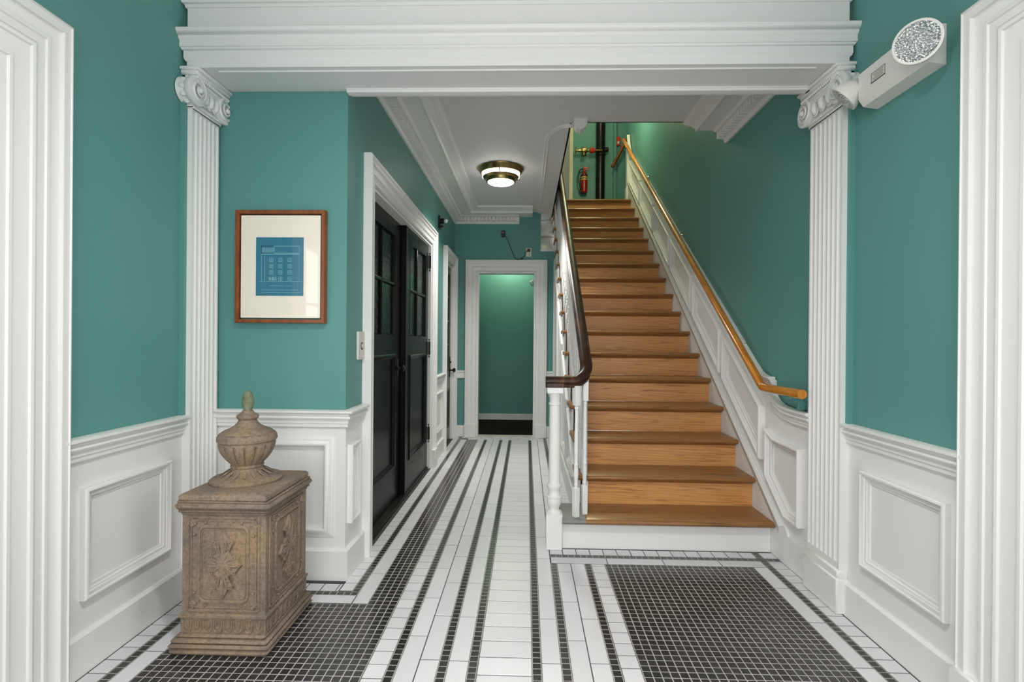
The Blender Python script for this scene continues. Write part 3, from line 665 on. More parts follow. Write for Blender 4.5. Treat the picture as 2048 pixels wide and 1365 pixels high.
O('casing', MB().sweep([(XH, D1a-.13, 0), (XH, D1a-.13, 2.225), (XH, D1b+.13, 2.225), (XH, D1b+.13, 0)], wscale(P_CASE, .93), X_, sg=-1), 'white', d1)
O('jamb', MB().box(XH-.14, XH+.008, D1a-.004, D1a+.018, 0, ZD).box(XH-.14, XH+.008, D1b-.018, D1b+.004, 0, ZD).box(XH-.14, XH+.008, D1a+.018, D1b-.018, ZD-.018, ZD), 'white', d1)
O('plinth_block', MB().bbox(XH, XH+.056, D1b+.01, D1b+.142, 0, .17, .005), 'white', d1)
O('sill', MB().bbox(XH-.13, XH-.004, D1a+.018, D1b-.018, -.01, .018, .004).box(XH-.05, XH-.046, D1a+.018, D1b-.018, .018, .021).box(XH-.030, XH-.026, D1a+.018, D1b-.018, .018, .021), 'metalblk', d1)
l1 = leaf_door(d1, 'door_leaf', -.957, D1a+.02, 3.835, .020, ZD-.02, (3.045, 3.700, 1.225, 1.955), 3.29+.08, (1.60,), (3.06, 3.690, .275, 1.085), 'black')
l2 = leaf_door(d1, 'door_leaf', -.918, 3.862, D1b-.022, .010, ZD-.012, (4.000, 4.630, 1.222, 1.962), 4.28, (1.592,), (4.0, 4.640, .262, 1.066), 'black')
for z in (.33, 1.12, 1.92):
    O('hinge', MB().lathe([(.009, z-.07), (.009, z+.07)], (-.905, D1b-.010, 0), 10).lathe([(.003, z-.088), (.012, z-.084), (.010, z-.072)], (-.905, D1b-.010, 0), 10).lathe([(.010, z+.072), (.012, z+.084), (.003, z+.088)], (-.905, D1b-.010, 0), 10).box(-.920, -.914, D1b-.075, D1b-.012, z-.06, z+.06).box(-.912, -.893, D1b-.020, D1b-.004, z-.06, z+.06), 'metalblk', l2)
O('door_knob', MB().lathe([(.022, 0), (.024, .006), (.010, .010), (.009, .028), (.020, .036), (.024, .046), (.016, .056), (.004, .058)], seg=16, T=Matrix.Translation((-.957, 3.775, .985)) @ Matrix.Rotation(PI/2, 4, 'Y')).box(-.958, -.953, 3.755, 3.795, .93, 1.05), 'metalblk', l1)
O('kick_scuff', MB().bbox(-.919, -.9165, 3.87, 3.90, .02, 2.06, .001), 'metalblk', l2)
# second, single door
d2 = E('door_2', (XH, 5.9, 0), 'narrow charcoal door with four stacked dark glass panes', 'door', kind='structure')
O('casing', MB().sweep([(XH, D2a-.13, 0), (XH, D2a-.13, 2.215), (XH, YF-.018, 2.215), (XH, YF-.018, 0)], wscale(P_CASE, .88), X_, sg=-1), 'white', d2)
O('jamb', MB().box(XH-.14, XH+.006, D2a-.004, D2a+.014, 0, 2.075).box(XH-.14, XH+.006, D2b-.014, D2b+.004, 0, 2.075).box(XH-.14, XH+.006, D2a+.014, D2b-.014, 2.060, 2.075), 'white', d2)
l3 = leaf_door(d2, 'door_leaf', -.922, D2a+.014, D2b-.014, .010, 2.06, (5.70, 6.10, .86, 1.985), None, (1.14, 1.42, 1.705), (5.70, 6.10, .16, .61), 'door2')
O('door_knob', MB().lathe([(.022, 0), (.022, .006), (.009, .010), (.009, .036), (.022, .044), (.027, .056), (.020, .068), (.004, .072)], seg=16, T=Matrix.Translation((-.922, 6.14, .835)) @ Matrix.Rotation(PI/2, 4, 'Y')), 'metalblk', l3)
O('lock_plate', MB().bbox(-.923, -.916, 6.118, 6.162, .75, 1.00, .002).lathe([(.012, 0), (.012, .012), (.004, .016)], seg=12, T=Matrix.Translation((-.918, 6.14, .93)) @ Matrix.Rotation(PI/2, 4, 'Y')), 'metalblk', l3)
# far doorway
d3 = E('door_3', (-.255, YF, 0), 'open doorway in a wide white moulded casing at the hall end', 'doorway', kind='structure')
O('casing', MB().sweep([(FX0-.147, YF, 0), (FX0-.147, YF, 2.19), (FX1+.147, YF, 2.19), (FX1+.147, YF, 0)], P_CASE, -Y_, sg=-1), 'white', d3)
O('jamb', MB().box(FX0-.004, FX0+.016, YF-.008, YF+.13, 0, FZ).box(FX1-.016, FX1+.004, YF-.008, YF+.13, 0, FZ).box(FX0+.016, FX1-.016, YF-.008, YF+.13, FZ-.016, FZ), 'white', d3)
O('plinth_block', MB().bbox(FX0-.150, FX0-.002, YF-.054, YF, 0, .165, .005), 'white', d3)
O('plinth_block', MB().bbox(FX1+.002, FX1+.150, YF-.054, YF, 0, .165, .005), 'white', d3)

# ==================================================================== STAIRCASE
st = E('staircase', (.86, 2.965, 0), 'straight oak staircase with white balusters and dark wooden handrail', 'staircase')
NS = 17; XS0, XS1 = .345, 1.4035
def tread_mb(x0, x1, yf, zt, depth, ret=True):
    # section across Y: rounded nosing
    t = .030; sec = [(depth, 0), (depth, -t)]+[(.015-.015*math.cos(a), -t/2-.015*math.sin(a)) for a in [PI/2*(1-k/3) for k in range(0, 7)]]
    sec = [(depth, 0), (depth, -t), (.013, -t), (.004, -t*.80), (0, -t*.5), (.004, -t*.2), (.013, 0)]
    return MB().prism([(yf+a, zt+b) for a, b in sec], 'x', x0, x1)
for k in range(1, NS+1):
    yf = N0+(k-1)*RUN; zt = k*RISE
    dep = RUN+.045 if k < NS else .16
    o = (.86, yf, zt)
    O('tread', tread_mb(.316 if k > 1 else .345, XS1, yf, zt, dep), 'tread', st, loc=o)
    yr = yf+.047 if k > 1 else 2.966
    O('riser', MB().box(XS0 if k > 1 else .213, XS1, yr, yr+.018, zt-RISE+(.0 if k > 1 else .0), zt-.030), 'riser' if k > 1 else 'white', st, loc=(.86, yr, zt-.1), label=None if k > 1 else 'white painted bottom riser')
    if k > 1:
        O('scotia', MB().prism([(yr, zt-.030), (yr-.014, zt-.030), (yr-.010, zt-.040), (yr, zt-.046)], 'x', XS0, XS1), 'tread', st, loc=(.86, yr, zt))
    if k == 1:
        O('tread_end', tread_mb(.212, .345, yf, zt, dep), 'grey', st, loc=o, label='grey painted end of the bottom tread')
yl = N0+(NS-1)*RUN
O('landing', MB().box(.20, 2.6, yl+.10, 8.2, NS*RISE-.12, NS*RISE-.001), 'tread', st, loc=(.86, 7.5, NS*RISE))
# string, spandrel with panels, step brackets
low = lambda y: nos(y)-.30
pts = [(2.985, 0.0)]
for k in range(1, NS+1):
    y = N0+(k-1)*RUN+.047 if k > 1 else 2.986
    pts += [(y, (k-1)*RISE if k > 1 else 0), (y, k*RISE-.030)]
pts += [(yl+.30, NS*RISE-.030), (yl+.30, low(yl+.30)), (3.20, low(3.20)), (3.0, 0)]
pts = pts[1:]
O('string', MB().prism(pts, 'x', .337, .357), 'white', st)
O('spandrel', MB().prism([(2.99, 0), (YF-.001, 0), (YF-.001, low(YF)+.02), (3.14, low(3.14)+.02)], 'x', .345, .365), 'white2', st)
O('string_moulding', MB().sweep([(.345, 3.16, low(3.16)+.01), (.345, 6.3, low(6.3)+.01)], [(-.012,0),(-.012,.010),(0,.016),(.012,.010),(.018,0)], -X_), 'white', st)
O('spandrel_baseboard', MB().sweep([(.345, 3.02, .155), (.345, 6.3, .155)], [(0,0),(0,.008),(.010,.018),(.155,.018),(.155,0)], -X_), 'white', st)
for ya, yb in ((3.62, 4.10), (4.18, 4.72), (4.80, 5.42), (5.50, 6.22)):
    O('panel_moulding', MB().sweep([(.345, ya, .24), (.345, yb, .24), (.345, yb, low(yb)-.08), (.345, ya, max(low(ya)-.08, .26))], P_PAN, -X_, True, sg=-1), 'white', st)
bk = MB(); br_ = [(0, 0), (.235, 0), (.235, -.018), (.20, -.030), (.165, -.030), (.14, -.055), (.105, -.062), (.085, -.095), (.060, -.105), (.040, -.135), (.012, -.150), (0, -.150)]
bk.prism([(y_, z_) for y_, z_ in br_], 'x', -.008, 0)
for c_, r_ in (((.050, -.045), .030), ((.125, -.026), .018)):
    bk.tube([V((-.008, c_[0]+r_*(1-t*.8)*math.cos(9*t), c_[1]+r_*(1-t*.8)*math.sin(9*t))) for t in [i/20 for i in range(21)]], .004, 6)
bsrc = None
for k in range(2, NS):
    p = (.337, N0+(k-1)*RUN+.047, k*RISE-.030)
    if bsrc is None:
        b2 = MB(); b2.v = [v_+V(p) for v_ in bk.v]; b2.f = bk.f; bsrc = O('step_bracket', b2, 'white', st, loc=p)
    else: inst(bsrc, st, p)
# newel post
NX, NY = .1675, 2.978
nw = MB().bbox(NX-.0465, NX+.0465, NY-.0465, NY+.0465, 0, .205, .004)
nw.lathe([(.044,.200),(.040,.212),(.030,.222),(.029,.232),(.036,.245),(.042,.262),(.044,.280),(.043,.288),(.046,.292),(.046,.298),(.038,.304),(.034,.320),(.035,.338),(.041,.350),(.044,.358),(.044,.366),(.036,.374),(.034,.385),(.0345,.42),(.034,.60),(.0315,.815),(.0315,.826),(.036,.830),(.036,.838),(.031,.842),(.031,.868),(.034,.872),(.036,.884),(.046,.900)], (NX, NY, 0), 32)
nw.bbox(NX-.047, NX+.047, NY-.047, NY+.047, .896, .930, .004)
O('newel_post', nw, 'white', st, loc=(NX, NY, 0))
# handrail
RC = .357
topz = lambda y: 1.058+.738*(y-3.03)
path = [(.113, NY), (.16, NY), (.22, NY), (.268, NY)]
for i in range(1, 9):
    a = PI/2*i/8; path.append((.268+.089*math.sin(a), NY+.089*(1-math.cos(a))))
ptz = [.929]*4
for i in range(1, 9): ptz.append(.929+(topz(NY+.089)-.065-.929)*(i/8)**1.7)
hp = [V((x, y, z)) for (x, y), z in zip(path, ptz)]
for y in (3.12, 3.25, 3.6, 4.2, 5.0, 6.0, 7.02): hp.append(V((RC, y, topz(y)-.065)))
RP = [(-.024,0),(.024,0),(.026,.006),(.026,.014),(.022,.018),(.024,.024),(.034,.028),(.037,.034),(.036,.042),(.028,.050),(.024,.056),(.016,.062),(0,.065),(-.016,.062),(-.024,.056),(-.028,.050),(-.036,.042),(-.037,.034),(-.034,.028),(-.024,.024),(-.022,.018),(-.026,.014),(-.026,.006)]
def railsweep(mb_, pts_, prof):
    rs = []
    for i, p in enumerate(pts_):
        t = (pts_[min(i+1, len(pts_)-1)]-pts_[max(i-1, 0)]).normalized()
        sd = V((t.y, -t.x, 0)).normalized()
        rs.append([p+sd*a+Z_*(b*(1.12 if abs(t.z) > .3 else 1)) for a, b in prof])
    return mb_.rings(rs)
hr = O('handrail', railsweep(MB(), hp, RP), 'mahog', st, loc=(.16, NY, .93))
O('rail_block', MB().bbox(NX-.050, NX+.050, NY-.032, NY+.032, .931, .956, .003), 'mahog', hr, loc=(NX, NY, .93))
# balusters: two lengths of one pattern
def baluster(zb, zt, base):
    b = MB(); h = .0165
    b.bbox(-h, h, -h, h, zb, zb+base, .003)
    z0, z1 = zb+base, zt-.115; L = z1-z0
    b.lathe([(.013, z0-.004), (.009, z0+.006), (.012, z0+.012), (.012, z0+.018), (.009, z0+.024), (.011, z0+.04), (.0145, z0+.075), (.013, z0+.11), (.0115, z0+.122), (.0145, z0+.128), (.0145, z0+.134), (.0105, z0+.142), (.0125, z0+.16), (.0125, z0+.24), (.0095, z1-.03), (.0095, z1-.022), (.0125, z1-.018), (.0125, z1-.012), (.0095, z1-.006), (.013, z1+.004)], seg=14)
    b.bbox(-h, h, -h, h, z1, zt, .003)
    return b
railb = lambda y: topz(y)-.060
bA = bB = None
for k in range(2, NS):
    for j, dy in enumerate((.062, .190)):
        y = N0+(k-1)*RUN+dy; z = k*RISE; p = (.362, y, z)
        src = bA if j == 0 else bB
        if src is None:
            m_ = baluster(0, railb(y)-z+.012, .15+.092*j); m_.v = [v_+V(p) for v_ in m_.v]
            src = O('baluster', m_, 'white', st, loc=p)
            if j == 0: bA = src
            else: bB = src
        else: inst(src, st, p)
for x, y, rz in ((.292, 2.962, .55), (.346, 3.012, .2), (.360, 3.10, 0)):
    zt = (.933 if y < 2.97 else (.955 if y < 3.05 else railb(y)))+.008
    m_ = baluster(0, zt-RISE, .17); c_, s_ = math.cos(rz), math.sin(rz)
    m_.v = [V((v_.x*c_-v_.y*s_, v_.x*s_+v_.y*c_, v_.z))+V((x, y, RISE)) for v_ in m_.v]
    O('baluster', m_, 'white', st, loc=(x, y, RISE))

# ==================================================================== OBJECTS
# ---- wall handrail
wh_ = E('wall_handrail', (1.40, 2.7, .85), 'round amber wooden handrail on brackets along the panelled stair wall', 'handrail')
hpts = [(1.333, 2.512, .950), (1.333, 2.60, .949), (1.333, 2.905, .947), (1.333, 2.925, .949), (1.333, 2.945, .960)]+[(1.333, y, .960+.7165*(y-2.945)) for y in (2.97, 3.5, 4.5, 5.5, 6.5, 7.22)]
O('rail', MB().tube(hpts, .0235, 16), 'amber', wh_, loc=(1.333, 2.5, .95))
for y in (3.37, 4.75, 6.1):
    z = .960+.7165*(y-2.945)
    O('bracket', MB().tube([(1.42, y, z-.085), (1.37, y, z-.075), (1.338, y, z-.05), (1.333, y, z-.02)], .006, 8).lathe([(.022, 0), (.018, .008), (.006, .012)], seg=12, T=Matrix.Translation((1.42, y, z-.085)) @ Matrix.Rotation(-PI/2, 4, 'Y')), 'steel', wh_)
O('bracket', MB().bbox(1.375, 1.428, 2.625, 2.648, .858, .925, .003).bbox(1.322, 1.40, 2.60, 2.66, .918, .929, .002).prism([(1.335, .920), (1.40, .920), (1.40, .868)], 'y', 2.634, 2.640), 'teal', wh_, label='teal painted angle bracket under the rail end')

# ---- stone pedestal
PX0, PX1, PY0, PY1 = -1.345, -.960, 1.886, 2.306
pcx, pcy = (PX0+PX1)/2, (PY0+PY1)/2
ped = E('stone_pedestal', (pcx, pcy, 0), 'weathered brown stone pedestal with carved leaf panels and moulded base', 'pedestal')
def tier(mb_, ins, z0, z1, b): mb_.bbox(PX0+ins, PX1-ins, PY0+ins, PY1-ins, z0, z1, b)
pb = MB(); tier(pb, .002, 0, .0245, .010); tier(pb, 0, .0240, .0415, .008); tier(pb, .006, .041, .058, .008); tier(pb, .020, .056, .072, .010)
O('base', pb, 'stone', ped)
bx0, bx1, by0, by1 = PX0+.034, PX1-.022, PY0+.030, PY1-.030
body = MB().rings([[(bx0-e, by0-e, z), (bx1+e, by0-e, z), (bx1+e, by1+e, z), (bx0-e, by1+e, z)] for e, z in ((0, .066), (0, .130), (.006, .134), (.006, .142), (-.003, .147), (-.003, .34), (-.003, .526))])
bd = O('body', body, 'stone', ped)
def relief(F, wd, zc):
    """carved decoration on a face; F(s, z, n) gives a world point: s across, z up, n out"""
    d = lambda a, b: (F(a[0]+b[0], a[1]+b[1], 0)-F(a[0], a[1], 0))
    nn = (F(0, 0, 1)-F(0, 0, 0)); su = (F(1, 0, 0)-F(0, 0, 0)); zu = Z_
    r = MB()
    def loop(hw, hh, rad, t):
        pts_ = []
        for cx_, cz_, a0 in ((hw-rad, hh-rad, 0), (-hw+rad, hh-rad, PI/2), (-hw+rad, -hh+rad, PI), (hw-rad, -hh+rad, 1.5*PI)):
            for i in range(6):
                a = a0+PI/2*i/5; pts_.append(F(cx_+rad*math.cos(a), zc+cz_+rad*math.sin(a), .001))
        r.tube(pts_, t, 6, closed=True)
    loop(wd*.285, .143, .025, .0062); loop(wd*.258, .132, .02, .0026); loop(wd*.415, .178, .008, .0046); loop(wd*.380, .166, .008, .0034)
    O('carved_border', r, 'stone', bd)
    k_ = wd/.332
    QO = [(0, .133), (.0075, .121), (.0127, .1115), (.018, .100), (.026, .095), (.0355, .091), (.0405, .083), (.034, .075), (.026, .069), (.0195, .056), (.024, .044), (.033, .038), (.045, .034), (.053, .028), (.0585, .019), (.066, .010)]
    out = QO+[(.0755, 0)]+[(a, -b) for a, b in reversed(QO)]
    out = out+[(-a, b) for a, b in reversed(out[1:-1])]
    q = MB()
    lv = [(1.0, -.002), (1.0, .004), (.95, .0095), (.80, .0105), (.62, .0085), (.40, .012), (.16, .015)]
    q.rings([[F(a*k_*e, zc+b*e, h) for a, b in out] for e, h in lv])
    for sg in (1, -1):
        q.leaf(F(0, zc+sg*.040, .008), zu*sg, su, nn, .080, .011, .008, 7)
        q.leaf(F(sg*.016, zc, .008), su*sg, zu, nn, .050*k_, .011, .008, 7)
        for s2 in (1, -1):
            for cx_, cz_, r_, ph in ((.032, .083, .0085, 0), (.046, .028, .008, 1), (.020, .064, .007, 2)):
                q.tube([F(sg*k_*(cx_+r_*(1-t*.75)*math.cos(7*t+ph)), zc+s2*(cz_+r_*(1-t*.75)*math.sin(7*t+ph)), .011) for t in [i_/12 for i_ in range(13)]], .0030, 6)
            q.tube([F(sg*k_*.004, zc+s2*.030, .010), F(sg*k_*.012, zc+s2*.060, .013), F(sg*k_*.018, zc+s2*.085, .011)], .003, 6)
            q.tube([F(sg*k_*.015, zc+s2*.010, .011), F(sg*k_*.030, zc+s2*.022, .013), F(sg*k_*.045, zc+s2*.022, .011)], .003, 6)
    O('carved_leaf_cross', q, 'stone', bd)
    for sg in (1, -1):
        for s2 in (1, -1):
            k = MB(); o_ = (sg*wd*.335, zc+s2*.152)
            k.ell(F(o_[0], o_[1], .002), .007, .007, .007, seg=8, rows=5)
            for a in (20, 65, 110, -25):
                a = math.radians(a); dx, dz = sg*math.sin(a)*1.0, s2*math.cos(a)
                if a < 0: dx, dz = sg*.98, -s2*.10
                dv = (su*dx+zu*dz).normalized(); k.leaf(F(o_[0], o_[1], .001), dv, dv.cross(nn), nn, .026, .007, .007, 5)
            O('corner_flower', k, 'stone', bd)
            for t in ((-.040, .006), (.004, -.042)):
                O('corner_berry', MB().ell(F(o_[0]+sg*t[0], o_[1]+s2*t[1], .002), .006, .006, .006, seg=8, rows=5), 'stone', bd)
    g = MB(); nu = max(7, int(wd/.037)); p_ = (wd-.014)/nu
    for i in range(nu):
        s0 = -wd/2+.007+p_*(i+.5)
        for hw, zt_, zb_, rr in ((p_*.40, .126, .092, .0028), (p_*.17, .122, .100, .0024)):
            pts_ = [F(s0-hw, zt_, .004), F(s0-hw, zb_, .004)]+[F(s0-hw*math.cos(a), zb_-hw*math.sin(a)*.9, .004) for a in [PI*i_/6 for i_ in range(1, 6)]]+[F(s0+hw, zb_, .004), F(s0+hw, zt_, .004)]
            g.tube(pts_, rr, 6)
    O('fluted_band', g, 'stone', bd)
bw, bdp = bx1-bx0, by1-by0
cx, cy = (bx0+bx1)/2, (by0+by1)/2
relief(lambda s, z, n: V((cx+s, by0+.003-n, z)), bw, .337)
relief(lambda s, z, n: V((bx1-.003+n, cy+s, z)), bdp, .337)
cn = MB()
for e, z0, z1, b in ((.002, .522, .535, .005), (.010, .533, .547, .006), (.020, .546, .572, .011), (.012, .571, .580, .004)):
    cn.bbox(bx0-e, bx1+e, by0-e, by1+e, z0, z1, b)
O('cornice', cn, 'stone', ped)
lx0, lx1, ly0, ly1 = bx0-.004, bx1+.004, by0-.012, by1+.006
lid = MB().rings([[(lx0+e, ly0+e, z), (lx1-e, ly0+e, z), (lx1-e, ly1-e, z), (lx0+e, ly1-e, z)] for e, z in ((.006, .578), (0, .584), (0, .596), (.006, .604), (.028, .612))])
O('lid', lid, 'stone', ped)
# ---- urn
UX, UY = -1.158, 2.10
urn = E('stone_urn', (UX, UY, .6125), 'fluted stone urn with green flame finial standing on the pedestal', 'urn')
uo = (UX, UY, 0)
ft = MB().lathe([(.138, .6125), (.140, .620), (.131, .627), (.105, .632), (.085, .640), (.068, .652), (.060, .662), (.058, .668)], uo, 40)
for i in range(16):
    a = 2*PI*i/16; dv = V((math.cos(a), math.sin(a), -.62)).normalized(); sd = V((-math.sin(a), math.cos(a), 0))
    ft.leaf(V((UX+.062*math.cos(a), UY+.062*math.sin(a), .660)), dv, sd, dv.cross(sd)*-1 if dv.cross(sd).z < 0 else dv.cross(sd), .046, .008, .0035, 5)
O('foot', ft, 'stone', urn, loc=(UX, UY, .6125))
def flut(r, z, a):
    k = max(0, min(1, (z-.672)/.012))*max(0, min(1, (.766-z)/.010))
    return r*(1-.055*k*(abs(math.sin(a*8))**.5 < .55)-.035*k*(1-abs(math.sin(a*8))))
pf = [(.056,.664),(.062,.668),(.064,.674),(.060,.679)]+[(.058+.050*math.sin((z-.68)/.085*PI/2)**.85, z) for z in [.682+.0835*i/12 for i in range(1, 13)]]+[(.107,.770),(.107,.774),(.113,.778),(.1145,.786),(.1125,.796),(.106,.806),(.100,.808)]
O('bowl', MB().lathe(pf, uo, 128, fx=flut), 'stone', urn, loc=(UX, UY, .68))
ld = MB().lathe([(.104,.804),(.098,.812),(.086,.820),(.066,.828),(.050,.838),(.040,.850),(.035,.858),(.034,.861),(.037,.864),(.041,.868),(.043,.874),(.041,.880),(.036,.884),(.028,.888),(.022,.896),(.019,.900),(.004,.901)], uo, 48)
O('urn_lid', ld, 'stone', urn, loc=(UX, UY, .804))
tb = MB()
for i in range(26):
    a = 2*PI*i/26; tb.leaf(V((UX+.112*math.cos(a), UY+.112*math.sin(a), .779)), V((-.25*math.cos(a), -.25*math.sin(a), 1)).normalized(), V((-math.sin(a), math.cos(a), 0)), V((math.cos(a), math.sin(a), .25)), .026, .011, .005, 4)
O('rim_band', tb, 'stone', urn, kind='stuff', loc=(UX, UY, .78))
fl_ = MB().lathe([(.013,.896),(.017,.905),(.0215,.922),(.0235,.940),(.0225,.956),(.0185,.970),(.011,.980),(.002,.984)] if 0 else [(.013+.0105*math.sin(PI*min(1, t*1.12))**.9 if t < .86 else .0175*(1-t)/.14+.001, .896+.088*t) for t in [i/20 for i in range(21)]], uo, 48, fx=lambda r, z, a: r*(1+.10*abs(math.sin(3.5*(a+(z-.9)*22)))-.05))
O('flame_finial', fl_, 'verdi', urn, loc=(UX, UY, .9), label='green flame shaped finial')

# ---- framed picture
pic = E('framed_picture', (-1.22, YP, 1.556), 'blue architectural print in a wide cream mat and thin brown wooden frame', 'picture')
fr = [(-1.428, 2.495, 1.294), (-1.0145, 2.495, 1.294), (-1.0145, 2.495, 1.8165), (-1.428, 2.495, 1.8165)]
O('frame', MB().sweep(fr, [(0,-.033),(0,0),(.002,.003),(.016,.003),(.018,0),(.018,-.033)], -Y_, True, sg=-1), 'frame', pic)
O('mat_board', MB().box(-1.420, -1.022, 2.503, 2.508, 1.302, 1.809), 'cream', pic)
pr = O('print', MB().box(-1.3437, -1.1058, 2.501, 2.503, 1.411, 1.7005), 'print', pic)
ln = MB()
def LN(x0, x1, z0, z1): ln.box(-1.3437+x0, -1.3437+x1, 2.5005, 2.5012, 1.411+z0, 1.411+z1)
t = .0016
def RC_(x0, x1, z0, z1): LN(x0, x1, z0, z0+t); LN(x0, x1, z1-t, z1); LN(x0, x0+t, z0, z1); LN(x1-t, x1, z0, z1)
RC_(.026, .218, .210, .246); LN(.026, .218, .205, .207); RC_(.026, .092, .210, .246)
for i in range(5): RC_(.030+i*.012, .039+i*.012, .214, .236)
LN(.028, .029, .072, .205); LN(.044, .045, .072, .205); LN(.216, .217, .072, .205); LN(.015, .232, .070, .071)
for r in range(4):
    for c in range(3):
        xx = .068+c*.046; zz = .168-r*.031
        RC_(xx, xx+.018, zz, zz+.019); LN(xx+.0085, xx+.0095, zz, zz+.019); LN(xx, xx+.018, zz+.009, zz+.010)
for i in range(4): RC_(.066+i*.010, .073+i*.010, .076, .094)
def textline(x0, x1, z):
    x = x0
    while x < x1:
        l_ = random.uniform(.003, .009); LN(x, min(x+l_, x1), z, z+.0016); x += l_+.0022
textline(.070, .178, .048); textline(.030, .215, .028); textline(.030, .222, .015)
O('drawing_lines', ln, 'printline', pr, smooth=0)
O('glass_pane', MB().box(-1.412, -1.030, 2.4975, 2.4990, 1.310, 1.801), 'glass', pic)
# ---- call button plate
cb = E('call_button_plate', (XH, 2.732, 1.165), 'ivory call button plate with one round black-ringed button beside black doors', 'call button')
O('plate', MB().bbox(XH, XH+.014, 2.680, 2.784, 1.090, 1.240, .004), 'plate', cb)
RY = Matrix.Rotation(PI/2, 4, 'Y')
O('button', MB().lathe([(.013, 0), (.013, .006), (.010, .008), (.001, .0082)], seg=20, T=Matrix.Translation((XH+.013, 2.735, 1.163)) @ RY), 'plate', cb)
O('button_ring', MB().lathe([(.020, 0), (.020, .003), (.0145, .003), (.0145, 0)], seg=24, T=Matrix.Translation((XH+.013, 2.735, 1.163)) @ RY), 'ink', cb)
for zz in (1.228, 1.102): O('screw', MB().lathe([(.004, 0), (.003, .002)], seg=8, T=Matrix.Translation((XH+.014, 2.735, zz)) @ RY), 'steel', cb)
# ---- small wall lamp above the doors
wlmp = E('wall_spotlight', (XH, 5.17, 2.40), 'small dark wall spotlight with bare clear bulb above the doors', 'spotlight')
O('back_plate', MB().bbox(XH, XH+.016, 5.135, 5.215, 2.325, 2.455, .004), 'metalblk', wlmp)
O('socket', MB().lathe([(.026, 0), (.028, .02), (.030, .034), (.020, .040)], seg=16, T=Matrix.Translation((XH+.014, 5.18, 2.405)) @ RY).lathe([(.012, 0), (.012, .03)], seg=10, T=Matrix.Translation((XH+.012, 5.18, 2.352)) @ RY), 'metalblk', wlmp)
O('bulb', MB().lathe([(.012, .036), (.016, .042), (.021, .056), (.020, .068), (.012, .077), (.001, .080)], seg=16, T=Matrix.Translation((XH+.014, 5.18, 2.405)) @ RY), mat('clear_bulb', (.8, .95, .9), .05, metal=.6), wlmp)
# ---- camera device, cord and outlet over the far doorway
dv = E('wall_camera', (-.298, YF, 2.51), 'small black camera box on the end wall with hanging cord', 'camera')
O('case', MB().bbox(-.321, -.275, YF-.030, YF, 2.473, 2.553, .007), 'blackpl', dv)
O('lens', MB().lathe([(.006, 0), (.006, .003), (.001, .004)], seg=12, T=Matrix.Translation((-.304, YF-.030, 2.528)) @ Matrix.Rotation(PI/2, 4, 'X')), mat('pale_lens', (.7, .75, .78), .2), dv)
cp_ = [(-.272, YF-.012, 2.485), (-.258, YF-.012, 2.465), (-.235, YF-.012, 2.42), (-.205, YF-.012, 2.34), (-.175, YF-.012, 2.27), (-.150, YF-.012, 2.215), (-.130, YF-.014, 2.197), (-.100, YF-.014, 2.197), (-.060, YF-.014, 2.212), (-.035, YF-.014, 2.245), (-.015, YF-.014, 2.295), (.005, YF-.022, 2.310)]
O('cord', MB().tube(cp_, .0035, 6).bbox(-.140, -.100, YF-.026, YF-.006, 2.190, 2.206, .004).bbox(-.075, -.050, YF-.026, YF-.006, 2.202, 2.222, .004).bbox(-.002, .036, YF-.034, YF-.006, 2.292, 2.328, .004), 'blackpl', dv)
ot = E('wall_outlet', (.017, YF, 2.287), 'ivory wall outlet above the far doorway casing', 'outlet')
O('plate', MB().bbox(-.018, .052, YF-.006, YF, 2.232, 2.343, .003), 'plate', ot)
O('slots', MB().box(.008, .012, YF-.0075, YF-.005, 2.262, 2.274).box(.022, .026, YF-.0075, YF-.005, 2.262, 2.274).box(.014, .020, YF-.0075, YF-.005, 2.250, 2.256), 'ink', ot)
# ---- emergency light on the vestibule wall
def lamp_head(parent, c, d, r, dp):
    c, d = V(c), V(d).normalized(); T = Matrix.Translation(c) @ d.to_track_quat('Z', 'Y').to_matrix().to_4x4()
    O('lamp_housing', MB().lathe([(r*.18, -dp), (r*.45, -dp*.92), (r*.75, -dp*.62), (r*.94, -dp*.22), (r, -.004), (r, .004), (r*.93, .006)], seg=36, T=T), 'plastic', parent)
    O('lamp_lens', MB().lathe([(r*.94, .002), (r*.88, .007), (r*.6, .012), (r*.3, .015), (.001, .016)], seg=36, T=T), 'lens', parent)
em = E('emergency_light', (XR, 1.97, 2.23), 'white twin-head emergency light box fixed high on the wall beside pilaster', 'emergency light')
ex = [(XR, 2.300), (1.352, 2.300), (1.352, 2.196), (1.372, 2.168), (XR, 2.160)]
O('box', MB().prism(ex, 'y', 1.798, 2.140), 'plastic', em)
lamp_head(em, (1.314, 1.772, 2.222), (-.80, -.80, -.16), .071, .052)
O('swivel', MB().tube([(1.352, 1.845, 2.245), (1.335, 1.82, 2.240)], .020, 12), 'plastic', em)
lamp_head(em, (1.330, 2.200, 2.232), (-.62, .42, -.66), .062, .075)
O('swivel', MB().tube([(1.39, 2.140, 2.235), (1.365, 2.185, 2.240)], .018, 12), 'plastic', em)
LY = .078
lb = O('label', MB().box(1.3512, 1.352, 1.905+LY, 1.985+LY, 2.224, 2.264), 'plate', em)
pl = MB()
for (a, b, c, d) in ((1.905, 1.985, 2.260, 2.262), (1.905, 1.985, 2.222, 2.226), (1.905, 1.907, 2.222, 2.262), (1.983, 1.985, 2.222, 2.262)): pl.box(1.3508, 1.3513, a+LY, b+LY, c+.002, d+.002)
for i, z in enumerate((2.254, 2.248, 2.242, 2.236, 2.231)): pl.box(1.3508, 1.3513, 1.915+LY+.004*(i % 2), 1.975+LY-.006*(i % 3), z+.002, z+.0034)
O('print', pl, 'ink', lb, smooth=0)
